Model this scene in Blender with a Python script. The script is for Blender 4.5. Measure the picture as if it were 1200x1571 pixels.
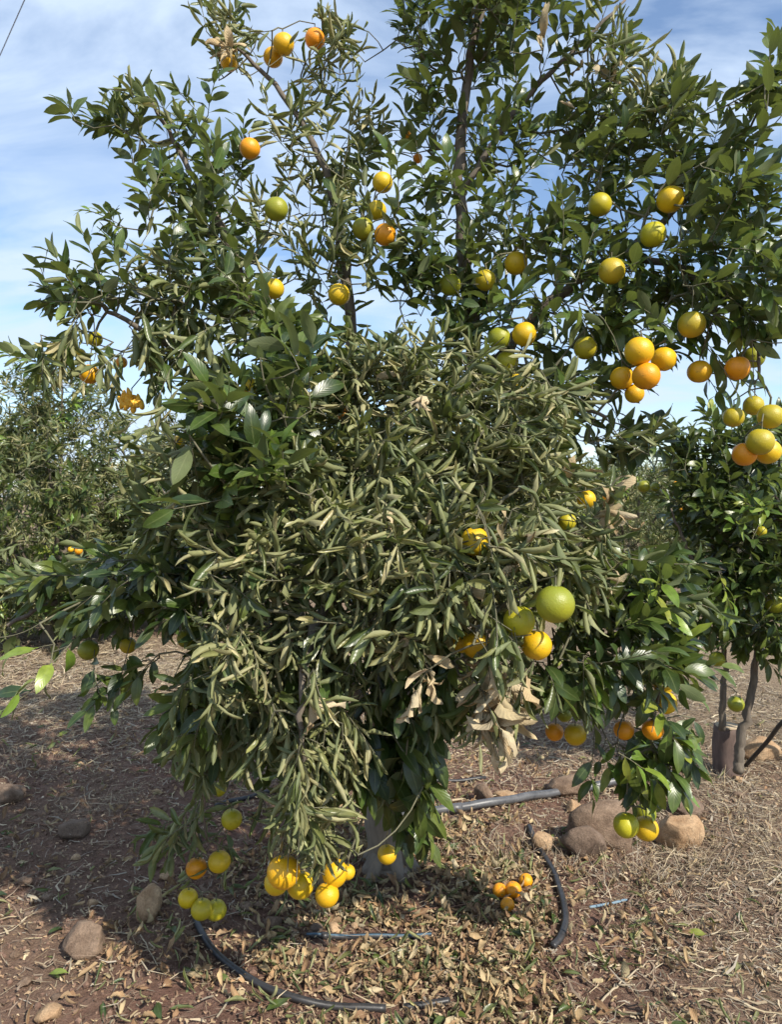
import bpy, math, random
import numpy as np
from mathutils import Matrix, Vector

for o in list(bpy.data.objects):
    bpy.data.objects.remove(o)
scene = bpy.context.scene
COL = scene.collection
R = np.random.default_rng(11)
random.seed(11)

# ------------------------------------------------------------------ camera
CAM_H = 1.4
F = 1134.0            # focal length in pixels of the 1200 x 1571 photograph
CX, CY = 600.0, 785.5
PITCH = math.atan((785.5 - 760.0) / F)
CAM = np.array([0.0, 0.0, CAM_H])
RIGHT = np.array([1.0, 0, 0])
FWD = np.array([0, math.cos(PITCH), -math.sin(PITCH)])
UP = np.array([0, math.sin(PITCH), math.cos(PITCH)])
cam_d = bpy.data.cameras.new('camera')
cam = bpy.data.objects.new('camera', cam_d)
COL.objects.link(cam)
cam.location = (0, 0, CAM_H)
cam.rotation_euler = (math.pi / 2 - PITCH, 0, 0)
cam_d.sensor_fit = 'VERTICAL'
cam_d.sensor_height = 36.0
cam_d.lens = 36.0 * F / 1571.0
cam_d.clip_start = 0.05
cam_d.clip_end = 2000
cam_d.dof.use_dof = True
cam_d.dof.focus_distance = 2.1
cam_d.dof.aperture_fstop = 8.0
scene.camera = cam

# ------------------------------------------------------------------ sun and sky
SUN_DIR = Vector((0.58, -0.62, 0.76)).normalized()     # towards the sun
SUN_EL = math.asin(SUN_DIR.z)
SUN_AZ = math.atan2(SUN_DIR.x, SUN_DIR.y)
sd = bpy.data.lights.new('sun', 'SUN')
sd.energy = 5.0
sd.angle = math.radians(0.6)
sd.color = (1.0, 0.93, 0.82)
sun = bpy.data.objects.new('sun', sd)
COL.objects.link(sun)
sun.rotation_euler = SUN_DIR.to_track_quat('Z', 'Y').to_euler()
sun.location = (4, -4, 8)

world = bpy.data.worlds.new('World')
scene.world = world
world.use_nodes = True
wt = world.node_tree
wt.nodes.clear()
def WN(t, **k):
    n = wt.nodes.new(t)
    for a, b in k.items():
        setattr(n, a, b)
    return n
sky = WN('ShaderNodeTexSky', sky_type='NISHITA', sun_disc=False,
         sun_elevation=SUN_EL, sun_rotation=SUN_AZ, air_density=1.0, dust_density=0.3, ozone_density=3.0)
bg_sky = WN('ShaderNodeBackground')
bg_sky.inputs['Strength'].default_value = 0.15
wt.links.new(sky.outputs[0], bg_sky.inputs['Color'])
# thin high cloud, the same in every direction
tc = WN('ShaderNodeTexCoord')
sep = WN('ShaderNodeSeparateXYZ')
wt.links.new(tc.outputs['Generated'], sep.inputs[0])
mx = WN('ShaderNodeMath', operation='ADD'); mx.inputs[1].default_value = 0.25
wt.links.new(sep.outputs['Z'], mx.inputs[0])
mxa = WN('ShaderNodeMath', operation='MAXIMUM'); mxa.inputs[1].default_value = 0.12
wt.links.new(mx.outputs[0], mxa.inputs[0])
dv = WN('ShaderNodeVectorMath', operation='SCALE')
inv = WN('ShaderNodeMath', operation='DIVIDE'); inv.inputs[0].default_value = 1.0
wt.links.new(mxa.outputs[0], inv.inputs[1])
wt.links.new(tc.outputs['Generated'], dv.inputs[0])
wt.links.new(inv.outputs[0], dv.inputs['Scale'])
mp = WN('ShaderNodeMapping'); mp.inputs['Rotation'].default_value = (0, 0, 0.7); mp.inputs['Scale'].default_value = (1.0, 2.1, 0.6)
mp.inputs['Location'].default_value = (0.9, 0.35, 0)
wt.links.new(dv.outputs[0], mp.inputs['Vector'])
n1 = WN('ShaderNodeTexNoise'); n1.inputs['Scale'].default_value = 1.5; n1.inputs['Detail'].default_value = 8; n1.inputs['Roughness'].default_value = 0.55; n1.inputs['Distortion'].default_value = 0.5
wt.links.new(mp.outputs[0], n1.inputs['Vector'])
cr = WN('ShaderNodeValToRGB')
cr.color_ramp.elements[0].position = 0.40; cr.color_ramp.elements[0].color = (0.06, 0.06, 0.06, 1)
cr.color_ramp.elements[1].position = 0.60; cr.color_ramp.elements[1].color = (0.92, 0.92, 0.92, 1)
wt.links.new(n1.outputs[0], cr.inputs[0])
bg_c = WN('ShaderNodeBackground')
bg_c.inputs['Color'].default_value = (0.66, 0.80, 1.0, 1); bg_c.inputs['Strength'].default_value = 0.84
mixw = WN('ShaderNodeMixShader')
wt.links.new(cr.outputs[0], mixw.inputs[0])
wt.links.new(bg_sky.outputs[0], mixw.inputs[1])
wt.links.new(bg_c.outputs[0], mixw.inputs[2])
wo = WN('ShaderNodeOutputWorld')
wt.links.new(mixw.outputs[0], wo.inputs[0])

vs = scene.view_settings
vs.view_transform = 'Standard'; vs.look = 'None'; vs.gamma = 1.0; vs.use_curve_mapping = False
vs.exposure = 0.45

# ------------------------------------------------------------------ pixel helpers
def P(px, py, d):
    return CAM + d * (FWD + (px - CX) / F * RIGHT + (CY - py) / F * UP)

def gz(x, y):
    """height of the soil (works on arrays)"""
    x = np.asarray(x, float); y = np.asarray(y, float)
    h = 0.018 * np.sin(2.1 * x + 0.6) * np.cos(1.7 * y + 0.3) + 0.012 * np.sin(5.3 * x + 2.0 * y) \
        + 0.007 * np.sin(11 * x - 7.3 * y + 1.0) + 0.004 * np.sin(23 * x + 17 * y) * np.sin(19 * y - 9 * x)
    far = np.clip((np.hypot(x, y - 3) - 4) / 10, 0, 1)
    return h * (1 - 0.6 * far)

def G(px, py):
    d = FWD + (px - CX) / F * RIGHT + (CY - py) / F * UP
    z = 0.0
    for _ in range(4):
        t = (z - CAM_H) / d[2]
        p = CAM + d * t
        z = float(gz(p[0], p[1]))
    return np.array([p[0], p[1], z])

def project(p):
    q = np.atleast_2d(p) - CAM
    d = q @ FWD
    d = np.where(d < 0.05, 0.05, d)
    return CX + F * (q @ RIGHT) / d, CY - F * (q @ UP) / d, d

def norm(v):
    return v / (np.linalg.norm(v, axis=-1, keepdims=True) + 1e-9)

# ------------------------------------------------------------------ materials
def new_mat(name):
    m = bpy.data.materials.new(name)
    m.use_nodes = True
    t = m.node_tree
    t.nodes.clear()
    out = t.nodes.new('ShaderNodeOutputMaterial')
    return m, t, out

def nd(t, typ, ins=None, **k):
    n = t.nodes.new(typ)
    for a, b in k.items():
        setattr(n, a, b)
    for a, b in (ins or {}).items():
        if isinstance(b, bpy.types.NodeSocket):
            t.links.new(b, n.inputs[a])
        else:
            n.inputs[a].default_value = b
    return n

def mixc(t, fac, a, b, blend='MIX'):
    n = t.nodes.new('ShaderNodeMix')
    n.data_type = 'RGBA'; n.blend_type = blend
    for idx, v in ((0, fac), (6, a), (7, b)):
        if isinstance(v, bpy.types.NodeSocket):
            t.links.new(v, n.inputs[idx])
        else:
            n.inputs[idx].default_value = v if idx == 0 else (tuple(v) + (1,) if len(v) == 3 else v)
    return n.outputs[2]

def ramp(t, fac, stops):
    n = t.nodes.new('ShaderNodeValToRGB')
    e = n.color_ramp.elements
    while len(e) < len(stops):
        e.new(0.5)
    for i, (p, c) in enumerate(stops):
        e[i].position = p
        e[i].color = tuple(c) + (1,) if len(c) == 3 else c
    t.links.new(fac, n.inputs[0])
    return n.outputs[0]

def math_n(t, op, a, b=None, clamp=False):
    n = t.nodes.new('ShaderNodeMath'); n.operation = op; n.use_clamp = clamp
    for i, v in ((0, a), (1, b)):
        if v is None: continue
        if isinstance(v, bpy.types.NodeSocket): t.links.new(v, n.inputs[i])
        else: n.inputs[i].default_value = v
    return n.outputs[0]

def leaf_material(name, gloss=0.32, trans=0.28, dry=False):
    m, t, out = new_mat(name)
    at = nd(t, 'ShaderNodeAttribute', attribute_name='col').outputs['Color']
    uv = nd(t, 'ShaderNodeUVMap').outputs[0]
    sx = nd(t, 'ShaderNodeSeparateXYZ', {0: uv})
    u, v = sx.outputs[0], sx.outputs[1]
    au = math_n(t, 'ABSOLUTE', math_n(t, 'SUBTRACT', u, 0.5))
    # lateral veins run out and forward from the midrib
    ph = math_n(t, 'SUBTRACT', math_n(t, 'MULTIPLY', v, 58.0), math_n(t, 'MULTIPLY', au, 34.0))
    vein = math_n(t, 'SINE', ph)
    geo = nd(t, 'ShaderNodeNewGeometry')
    nz = nd(t, 'ShaderNodeTexNoise', {'Vector': geo.outputs['Position'], 'Scale': 55.0, 'Detail': 3.0})
    mott = ramp(t, nz.outputs[0], [(0.3, (0.75, 0.75, 0.75)), (0.7, (1.22, 1.2, 1.15))])
    c = mixc(t, 1.0, at, mott, 'MULTIPLY')
    rib = ramp(t, au, [(0.0, (1, 1, 1)), (0.05, (0, 0, 0))])
    c = mixc(t, math_n(t, 'MULTIPLY', rib, 0.45), c, (0.22, 0.25, 0.10) if not dry else (0.42, 0.34, 0.2))
    # the underside of a citrus leaf is paler and matt
    under = mixc(t, 0.4 if not dry else 0.25, c, (0.21, 0.23, 0.105) if not dry else (0.42, 0.35, 0.22))
    c2 = mixc(t, geo.outputs['Backfacing'], c, under)
    bump = nd(t, 'ShaderNodeBump', {'Strength': 0.10 if not dry else 0.35, 'Distance': 0.002,
                                    'Height': math_n(t, 'ADD', math_n(t, 'MULTIPLY', vein, 0.5), math_n(t, 'MULTIPLY', nz.outputs[0], 1.5))})
    rough = math_n(t, 'ADD', gloss, math_n(t, 'MULTIPLY', geo.outputs['Backfacing'], 0.3))
    p = nd(t, 'ShaderNodeBsdfPrincipled', {'Base Color': c2, 'Roughness': rough, 'Normal': bump.outputs[0],
                                           'Specular IOR Level': 0.5 if not dry else 0.25})
    tcol = mixc(t, 0.55, c2, (0.30, 0.40, 0.05) if not dry else (0.5, 0.36, 0.16))
    tr = nd(t, 'ShaderNodeBsdfTranslucent', {'Color': tcol})
    mxs = nd(t, 'ShaderNodeMixShader', {0: trans, 1: p.outputs[0], 2: tr.outputs[0]})
    t.links.new(mxs.outputs[0], out.inputs[0])
    return m

M_LEAF = leaf_material('citrus_leaf', 0.34, 0.20)
M_DRYLEAF = leaf_material('dry_leaf', 0.72, 0.12, True)

def bark_material(name, a, b, scale=30.0):
    m, t, out = new_mat(name)
    g = nd(t, 'ShaderNodeNewGeometry').outputs['Position']
    mp_ = nd(t, 'ShaderNodeMapping', {'Vector': g, 'Scale': (1, 1, 0.25)})
    n = nd(t, 'ShaderNodeTexNoise', {'Vector': mp_.outputs[0], 'Scale': scale, 'Detail': 8.0, 'Roughness': 0.65})
    n2 = nd(t, 'ShaderNodeTexNoise', {'Vector': g, 'Scale': scale * 0.25, 'Detail': 3.0})
    c = ramp(t, n.outputs[0], [(0.3, a), (0.7, b)])
    c = mixc(t, math_n(t, 'MULTIPLY', n2.outputs[0], 0.5), c, tuple(0.5 * (x + 0.15) for x in b))
    bp = nd(t, 'ShaderNodeBump', {'Height': n.outputs[0], 'Strength': 0.6, 'Distance': 0.004})
    p = nd(t, 'ShaderNodeBsdfPrincipled', {'Base Color': c, 'Roughness': 0.85, 'Normal': bp.outputs[0], 'Specular IOR Level': 0.25})
    t.links.new(p.outputs[0], out.inputs[0])
    return m

M_BARK = bark_material('trunk_bark', (0.11, 0.085, 0.062), (0.27, 0.22, 0.165))
M_LIMB = bark_material('limb_bark', (0.075, 0.058, 0.042), (0.19, 0.155, 0.115), 60)
M_TWIG = bark_material('twig_bark', (0.085, 0.085, 0.045), (0.17, 0.155, 0.09), 90)
M_STUMP = bark_material('stump_bark', (0.07, 0.045, 0.038), (0.17, 0.115, 0.095), 40)
M_CUT = bark_material('cut_wood', (0.32, 0.24, 0.15), (0.5, 0.4, 0.27), 60)
M_STICK = bark_material('dead_stick', (0.28, 0.21, 0.13), (0.5, 0.42, 0.29), 80)
M_REDSTEM = bark_material('brown_stem', (0.14, 0.07, 0.045), (0.27, 0.15, 0.09), 80)

def peel_material():
    m, t, out = new_mat('orange_peel')
    oi = nd(t, 'ShaderNodeObjectInfo')
    tcn = nd(t, 'ShaderNodeTexCoord').outputs['Object']
    off = nd(t, 'ShaderNodeVectorMath', {0: tcn}, operation='ADD')
    cmb = nd(t, 'ShaderNodeCombineXYZ', {0: oi.outputs['Random'], 1: math_n(t, 'MULTIPLY', oi.outputs['Random'], 7.3), 2: 0.0})
    t.links.new(cmb.outputs[0], off.inputs[1])
    n = nd(t, 'ShaderNodeTexNoise', {'Vector': off.outputs[0], 'Scale': 18.0, 'Detail': 3.0})
    sp = nd(t, 'ShaderNodeSeparateXYZ', {0: tcn})
    top = math_n(t, 'MULTIPLY', sp.outputs[2], 5.0)
    f = math_n(t, 'ADD', math_n(t, 'MULTIPLY', math_n(t, 'SUBTRACT', n.outputs[0], 0.5), 1.4), oi.outputs['Alpha'])
    f = math_n(t, 'ADD', f, top)
    f = math_n(t, 'MULTIPLY', f, math_n(t, 'ADD', math_n(t, 'MULTIPLY', oi.outputs['Alpha'], 0.85), 0.1), True)
    c = mixc(t, f, oi.outputs['Color'], (0.18, 0.21, 0.018))
    # small dark blemishes
    n3 = nd(t, 'ShaderNodeTexNoise', {'Vector': off.outputs[0], 'Scale': 90.0, 'Detail': 2.0})
    bl = ramp(t, n3.outputs[0], [(0.68, (0, 0, 0)), (0.74, (1, 1, 1))])
    c = mixc(t, math_n(t, 'MULTIPLY', bl, 0.35), c, (0.16, 0.10, 0.03))
    vo = nd(t, 'ShaderNodeTexVoronoi', {'Vector': tcn, 'Scale': 420.0})
    bp = nd(t, 'ShaderNodeBump', {'Height': vo.outputs['Distance'], 'Strength': 0.35, 'Distance': 0.0012})
    p = nd(t, 'ShaderNodeBsdfPrincipled', {'Base Color': c, 'Roughness': 0.42, 'Normal': bp.outputs[0], 'Specular IOR Level': 0.45,
                                           'Subsurface Weight': 0.06, 'Subsurface Radius': (0.01, 0.004, 0.001), 'Subsurface Scale': 0.4})
    t.links.new(p.outputs[0], out.inputs[0])
    return m
M_PEEL = peel_material()

def simple_mat(name, a, b, scale=20.0, rough=0.8, bump=0.3, spec=0.3, dist=0.003):
    m, t, out = new_mat(name)
    g = nd(t, 'ShaderNodeNewGeometry').outputs['Position']
    n = nd(t, 'ShaderNodeTexNoise', {'Vector': g, 'Scale': scale, 'Detail': 7.0, 'Roughness': 0.6})
    c = ramp(t, n.outputs[0], [(0.3, a), (0.7, b)])
    n2 = nd(t, 'ShaderNodeTexNoise', {'Vector': g, 'Scale': scale * 9.0, 'Detail': 5.0, 'Roughness': 0.7})
    c = mixc(t, 0.8, c, ramp(t, n2.outputs[0], [(0.3, (0.6, 0.6, 0.6)), (0.7, (1.35, 1.33, 1.3))]), 'MULTIPLY')
    hh = math_n(t, 'ADD', n.outputs[0], math_n(t, 'MULTIPLY', n2.outputs[0], 0.35))
    bp = nd(t, 'ShaderNodeBump', {'Height': hh, 'Strength': bump, 'Distance': dist})
    p = nd(t, 'ShaderNodeBsdfPrincipled', {'Base Color': c, 'Roughness': rough, 'Normal': bp.outputs[0], 'Specular IOR Level': spec})
    t.links.new(p.outputs[0], out.inputs[0])
    return m
M_CALYX = simple_mat('calyx', (0.10, 0.13, 0.04), (0.2, 0.22, 0.08), 200)
M_HOSE = simple_mat('black_hose', (0.018, 0.018, 0.02), (0.045, 0.043, 0.042), 60, 0.42, 0.15, 0.5)
M_PIPE = simple_mat('grey_pipe', (0.06, 0.063, 0.07), (0.13, 0.13, 0.135), 25, 0.42, 0.15, 0.5)
M_STRIPE = simple_mat('blue_stripe', (0.05, 0.10, 0.15), (0.10, 0.17, 0.23), 60, 0.5, 0.1)
M_LIGHTBLUE = simple_mat('pale_blue_plastic', (0.12, 0.20, 0.27), (0.22, 0.31, 0.38), 60, 0.5, 0.1)
M_WIRE = simple_mat('wire_metal', (0.12, 0.12, 0.13), (0.18, 0.18, 0.19), 10, 0.6, 0.0)
M_SEG = simple_mat('orange_flesh', (0.74, 0.36, 0.02), (0.8, 0.48, 0.05), 120, 0.45, 0.3, 0.4)
M_ROCK_G = simple_mat('grey_brown_stone', (0.11, 0.072, 0.05), (0.27, 0.195, 0.14), 16, 0.95, 1.0, 0.15, 0.012)
M_ROCK_T = simple_mat('tan_stone', (0.29, 0.18, 0.10), (0.48, 0.34, 0.21), 16, 0.95, 1.0, 0.15, 0.010)
M_ROCK_D = simple_mat('dark_stone', (0.10, 0.07, 0.052), (0.22, 0.16, 0.12), 16, 0.95, 1.0, 0.15, 0.010)
M_CRUMB = simple_mat('soil_crumbs', (0.10, 0.06, 0.046), (0.27, 0.175, 0.13), 60, 0.95, 0.4, 0.1)

def attr_mat(name, rough=0.85):
    m, t, out = new_mat(name)
    at = nd(t, 'ShaderNodeAttribute', attribute_name='col').outputs['Color']
    p = nd(t, 'ShaderNodeBsdfPrincipled', {'Base Color': at, 'Roughness': rough, 'Specular IOR Level': 0.2})
    t.links.new(p.outputs[0], out.inputs[0])
    return m
M_STRAW = attr_mat('dry_straw')

def soil_material():
    m, t, out = new_mat('orchard_soil')
    g = nd(t, 'ShaderNodeNewGeometry').outputs['Position']
    big = nd(t, 'ShaderNodeTexNoise', {'Vector': g, 'Scale': 1.1, 'Detail': 4.0})
    mid = nd(t, 'ShaderNodeTexNoise', {'Vector': g, 'Scale': 14.0, 'Detail': 8.0, 'Roughness': 0.7})
    fine = nd(t, 'ShaderNodeTexNoise', {'Vector': g, 'Scale': 120.0, 'Detail': 6.0, 'Roughness': 0.75})
    soil = ramp(t, mid.outputs[0], [(0.25, (0.095, 0.054, 0.042)), (0.5, (0.255, 0.146, 0.108)), (0.8, (0.38, 0.255, 0.195))])
    straw = ramp(t, fine.outputs[0], [(0.3, (0.13, 0.09, 0.062)), (0.5, (0.31, 0.23, 0.155)), (0.72, (0.52, 0.41, 0.275))])
    sp = nd(t, 'ShaderNodeSeparateXYZ', {0: g})
    # straw mulch lies to the east of the row and in the lane behind it
    ex = math_n(t, 'MULTIPLY', math_n(t, 'SUBTRACT', sp.outputs[0], 0.3), 0.35, True)
    ly = math_n(t, 'MULTIPLY', math_n(t, 'SUBTRACT', sp.outputs[1], 3.6), 0.45, True)
    fac = math_n(t, 'ADD', math_n(t, 'ADD', math_n(t, 'MULTIPLY', ex, 0.8), math_n(t, 'MULTIPLY', ly, 0.75)),
                 math_n(t, 'MULTIPLY', math_n(t, 'SUBTRACT', big.outputs[0], 0.45), 2.2), True)
    c = mixc(t, fac, soil, straw)
    sp2 = ramp(t, fine.outputs[0], [(0.55, (0, 0, 0)), (0.72, (1, 1, 1))])
    c = mixc(t, math_n(t, 'MULTIPLY', sp2, 0.35), c, (0.42, 0.33, 0.24))
    h = math_n(t, 'ADD', mid.outputs[0], math_n(t, 'MULTIPLY', fine.outputs[0], 0.6))
    bp = nd(t, 'ShaderNodeBump', {'Height': h, 'Strength': 1.0, 'Distance': 0.04})
    p = nd(t, 'ShaderNodeBsdfPrincipled', {'Base Color': c, 'Roughness': 0.95, 'Normal': bp.outputs[0], 'Specular IOR Level': 0.1})
    t.links.new(p.outputs[0], out.inputs[0])
    return m
M_SOIL = soil_material()

# ------------------------------------------------------------------ mesh helpers
def mesh_np(name, verts, faces, mat, cols=None, uvs=None, smooth=True):
    """verts (n,3), faces (m,3|4), cols/uvs per vertex"""
    me = bpy.data.meshes.new(name)
    verts = np.asarray(verts, np.float32); faces = np.asarray(faces, np.int32)
    k = faces.shape[1]
    me.vertices.add(len(verts)); me.vertices.foreach_set('co', verts.ravel())
    me.loops.add(faces.size); me.loops.foreach_set('vertex_index', faces.ravel())
    me.polygons.add(len(faces))
    me.polygons.foreach_set('loop_start', np.arange(0, faces.size, k, dtype=np.int32))
    me.polygons.foreach_set('loop_total', np.full(len(faces), k, np.int32))
    me.polygons.foreach_set('use_smooth', np.full(len(faces), smooth))
    if uvs is not None:
        ul = me.uv_layers.new(name='UVMap')
        ul.data.foreach_set('uv', np.asarray(uvs, np.float32)[faces.ravel()].ravel())
    if cols is not None:
        a = me.attributes.new('col', 'FLOAT_COLOR', 'POINT')
        c4 = np.ones((len(verts), 4), np.float32); c4[:, :3] = cols
        a.data.foreach_set('color', c4.ravel())
    me.materials.append(mat)
    me.update()
    return me

def link(name, me, parent=None, loc=None):
    o = bpy.data.objects.new(name, me)
    COL.objects.link(o)
    if loc is not None: o.location = loc
    if parent is not None: o.parent = parent
    return o

def tag(o, label=None, cat=None, group=None, kind=None):
    if label: o['label'] = label
    if cat: o['category'] = cat
    if group: o['group'] = group
    if kind: o['kind'] = kind
    return o

def tube(pts, radii, sides=8, cap=True, wob=0.0):
    """a tube along a polyline: (verts, quads)"""
    pts = np.asarray(pts, float); n = len(pts)
    radii = np.broadcast_to(np.asarray(radii, float), (n,))
    tan = norm(np.gradient(pts, axis=0))
    ref = np.array([0.31, 0.17, 0.93]) if abs(tan[0][2]) < 0.8 else np.array([1.0, 0.2, 0.1])
    u = norm(np.cross(tan[0], ref)); V = []
    ang = np.linspace(0, 2 * math.pi, sides, endpoint=False)
    for i in range(n):
        u = norm(u - tan[i] * np.dot(u, tan[i])); w = np.cross(tan[i], u)
        rr = radii[i] * (1 + wob * np.sin(3 * ang + 1.3 * i) + wob * np.sin(5 * ang + 0.4 * i))
        V.append(pts[i] + (np.cos(ang) * rr)[:, None] * u + (np.sin(ang) * rr)[:, None] * w)
    V = np.concatenate(V)
    Fq = []
    for i in range(n - 1):
        for j in range(sides):
            k = (j + 1) % sides
            Fq.append((i * sides + j, i * sides + k, (i + 1) * sides + k, (i + 1) * sides + j))
    if cap:
        V = np.vstack([V, pts[0], pts[-1]]); a, b = len(V) - 2, len(V) - 1
        for j in range(sides):
            k = (j + 1) % sides
            Fq.append((k, j, a, a)); Fq.append(((n - 1) * sides + j, (n - 1) * sides + k, b, b))
    return V, Fq

def tube_mesh(name, pts, radii, mat, sides=8, wob=0.0):
    V, Fq = tube(pts, radii, sides, True, wob)
    me = bpy.data.meshes.new(name)
    me.from_pydata([tuple(v) for v in V], [], [f[:3] if f[2] == f[3] else f for f in Fq])
    me.polygons.foreach_set('use_smooth', [True] * len(me.polygons))
    me.materials.append(mat); me.update()
    return me

def smooth_path(pts, n=6):
    """Catmull-Rom through the points"""
    p = np.asarray(pts, float); p = np.vstack([2 * p[0] - p[1], p, 2 * p[-1] - p[-2]])
    out = []
    for i in range(1, len(p) - 2):
        for s in np.linspace(0, 1, n, endpoint=False):
            a, b, c, d = p[i - 1], p[i], p[i + 1], p[i + 2]
            out.append(0.5 * (2 * b + (c - a) * s + (2 * a - 5 * b + 4 * c - d) * s ** 2 + (3 * b - a - 3 * c + d) * s ** 3))
    out.append(p[-2])
    return np.array(out)

# ------------------------------------------------------------------ leaves
def leaf_template(kind, rng, low=False):
    if kind in ('H', 'Y'):
        wmax = rng.uniform(0.145, 0.205); A = rng.uniform(0.3, 0.85); bend = rng.uniform(0.1, 1.0); tw = rng.normal(0, 0.3); wave = 0.02
    elif kind == 'C':
        wmax = rng.uniform(0.14, 0.20); A = rng.uniform(2.1, 3.5); bend = rng.uniform(-1.4, 1.7); tw = rng.normal(0, 1.2); wave = 0.022
    elif kind == 'S':    # half-rolled
        wmax = rng.uniform(0.14, 0.20); A = rng.uniform(1.1, 2.0); bend = rng.uniform(-0.3, 1.0); tw = rng.normal(0, 0.5); wave = 0.035
    else:                # 'D' dry, crumpled
        wmax = rng.uniform(0.12, 0.30); A = rng.uniform(0.5, 3.3); bend = rng.uniform(-1.8, 2.2); tw = rng.normal(0, 1.2); wave = rng.uniform(0.03, 0.13)
    vs_ = np.array([0, 0.09, 0.13, 0.28, 0.47, 0.68, 0.87, 1.0]) if not low else np.array([0, 0.12, 0.5, 1.0])
    nw = (2 if kind in ('H', 'Y') else 4) if not low else 2
    us = np.linspace(-1, 1, nw + 1)
    y = z = 0.0; V = []; UV = []
    ph = rng.uniform(0, 6)
    for i, v in enumerate(vs_):
        if i:
            th = -bend * (0.5 * (v + vs_[i - 1])) * 1.2 + 0.15
            dl = v - vs_[i - 1]
            y += dl * math.cos(th); z += dl * math.sin(th)
        if v <= 0.1: w = 0.018
        elif v >= 0.999: w = 0.006
        else:
            s = (v - 0.09) / 0.91
            w = wmax * (math.sin(math.pi * s ** 0.82) ** 0.75 + 0.03)
            if low: w = max(w, 0.03)
        Ai = A * (0.55 + 0.45 * math.sin(math.pi * min(1, v + 0.1))) if kind != 'H' else A
        Ai = max(Ai, 0.05)
        t_ = tw * v
        for u in us:
            x0 = w / Ai * math.sin(Ai * u); z0 = w / Ai * (1 - math.cos(Ai * u))
            z0 += wave * abs(u) * math.sin(9 * v + ph + (2 if u > 0 else 0)) * (v > 0.12)
            xx = x0 * math.cos(t_) - z0 * math.sin(t_); zz = x0 * math.sin(t_) + z0 * math.cos(t_)
            V.append((xx, y, z + zz)); UV.append((0.5 + 0.5 * u, v))
    n = nw + 1; Fq = []
    for i in range(len(vs_) - 1):
        for j in range(nw):
            Fq.append((i * n + j, i * n + j + 1, (i + 1) * n + j + 1, (i + 1) * n + j))
    return np.array(V), np.array(Fq), np.array(UV)

TPL = {}; TPL_LOW = {}
for k_, cnt in (('H', 8), ('Y', 4), ('C', 10), ('S', 8), ('D', 18)):
    TPL[k_] = [leaf_template(k_, R) for _ in range(cnt)]
    TPL_LOW[k_] = [leaf_template(k_, R, True) for _ in range(4)]

PAL = {
    'H': [(0.034, 0.058, 0.014), (0.044, 0.075, 0.016), (0.056, 0.094, 0.019), (0.074, 0.110, 0.022), (0.028, 0.052, 0.018), (0.098, 0.130, 0.026)],
    'Y': [(0.13, 0.21, 0.03), (0.17, 0.24, 0.035), (0.10, 0.18, 0.03), (0.24, 0.27, 0.04), (0.12, 0.2, 0.03), (0.20, 0.26, 0.04)],
    'C': [(0.15, 0.168, 0.056), (0.22, 0.226, 0.085), (0.30, 0.285, 0.125), (0.43, 0.38, 0.205), (0.075, 0.10, 0.033), (0.26, 0.25, 0.115)],
    'S': [(0.070, 0.100, 0.034), (0.098, 0.126, 0.042), (0.135, 0.155, 0.055), (0.19, 0.195, 0.08), (0.052, 0.080, 0.028), (0.115, 0.14, 0.055)],
    'D': [(0.40, 0.29, 0.16), (0.47, 0.37, 0.22), (0.34, 0.22, 0.12), (0.52, 0.43, 0.28), (0.25, 0.15, 0.085), (0.38, 0.31, 0.18)],
}
LEAFMESH = {}
def leaf_mesh(kind, ti, ci, low=False):
    key = (kind, ti, ci, low)
    if key not in LEAFMESH:
        V, Fq, UV = (TPL_LOW if low else TPL)[kind][ti]
        c = np.tile(np.array(PAL[kind][ci]), (len(V), 1))
        LEAFMESH[key] = mesh_np('leaf', V, Fq, M_DRYLEAF if kind == 'D' else M_LEAF, c, UV)
    return LEAFMESH[key]

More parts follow.
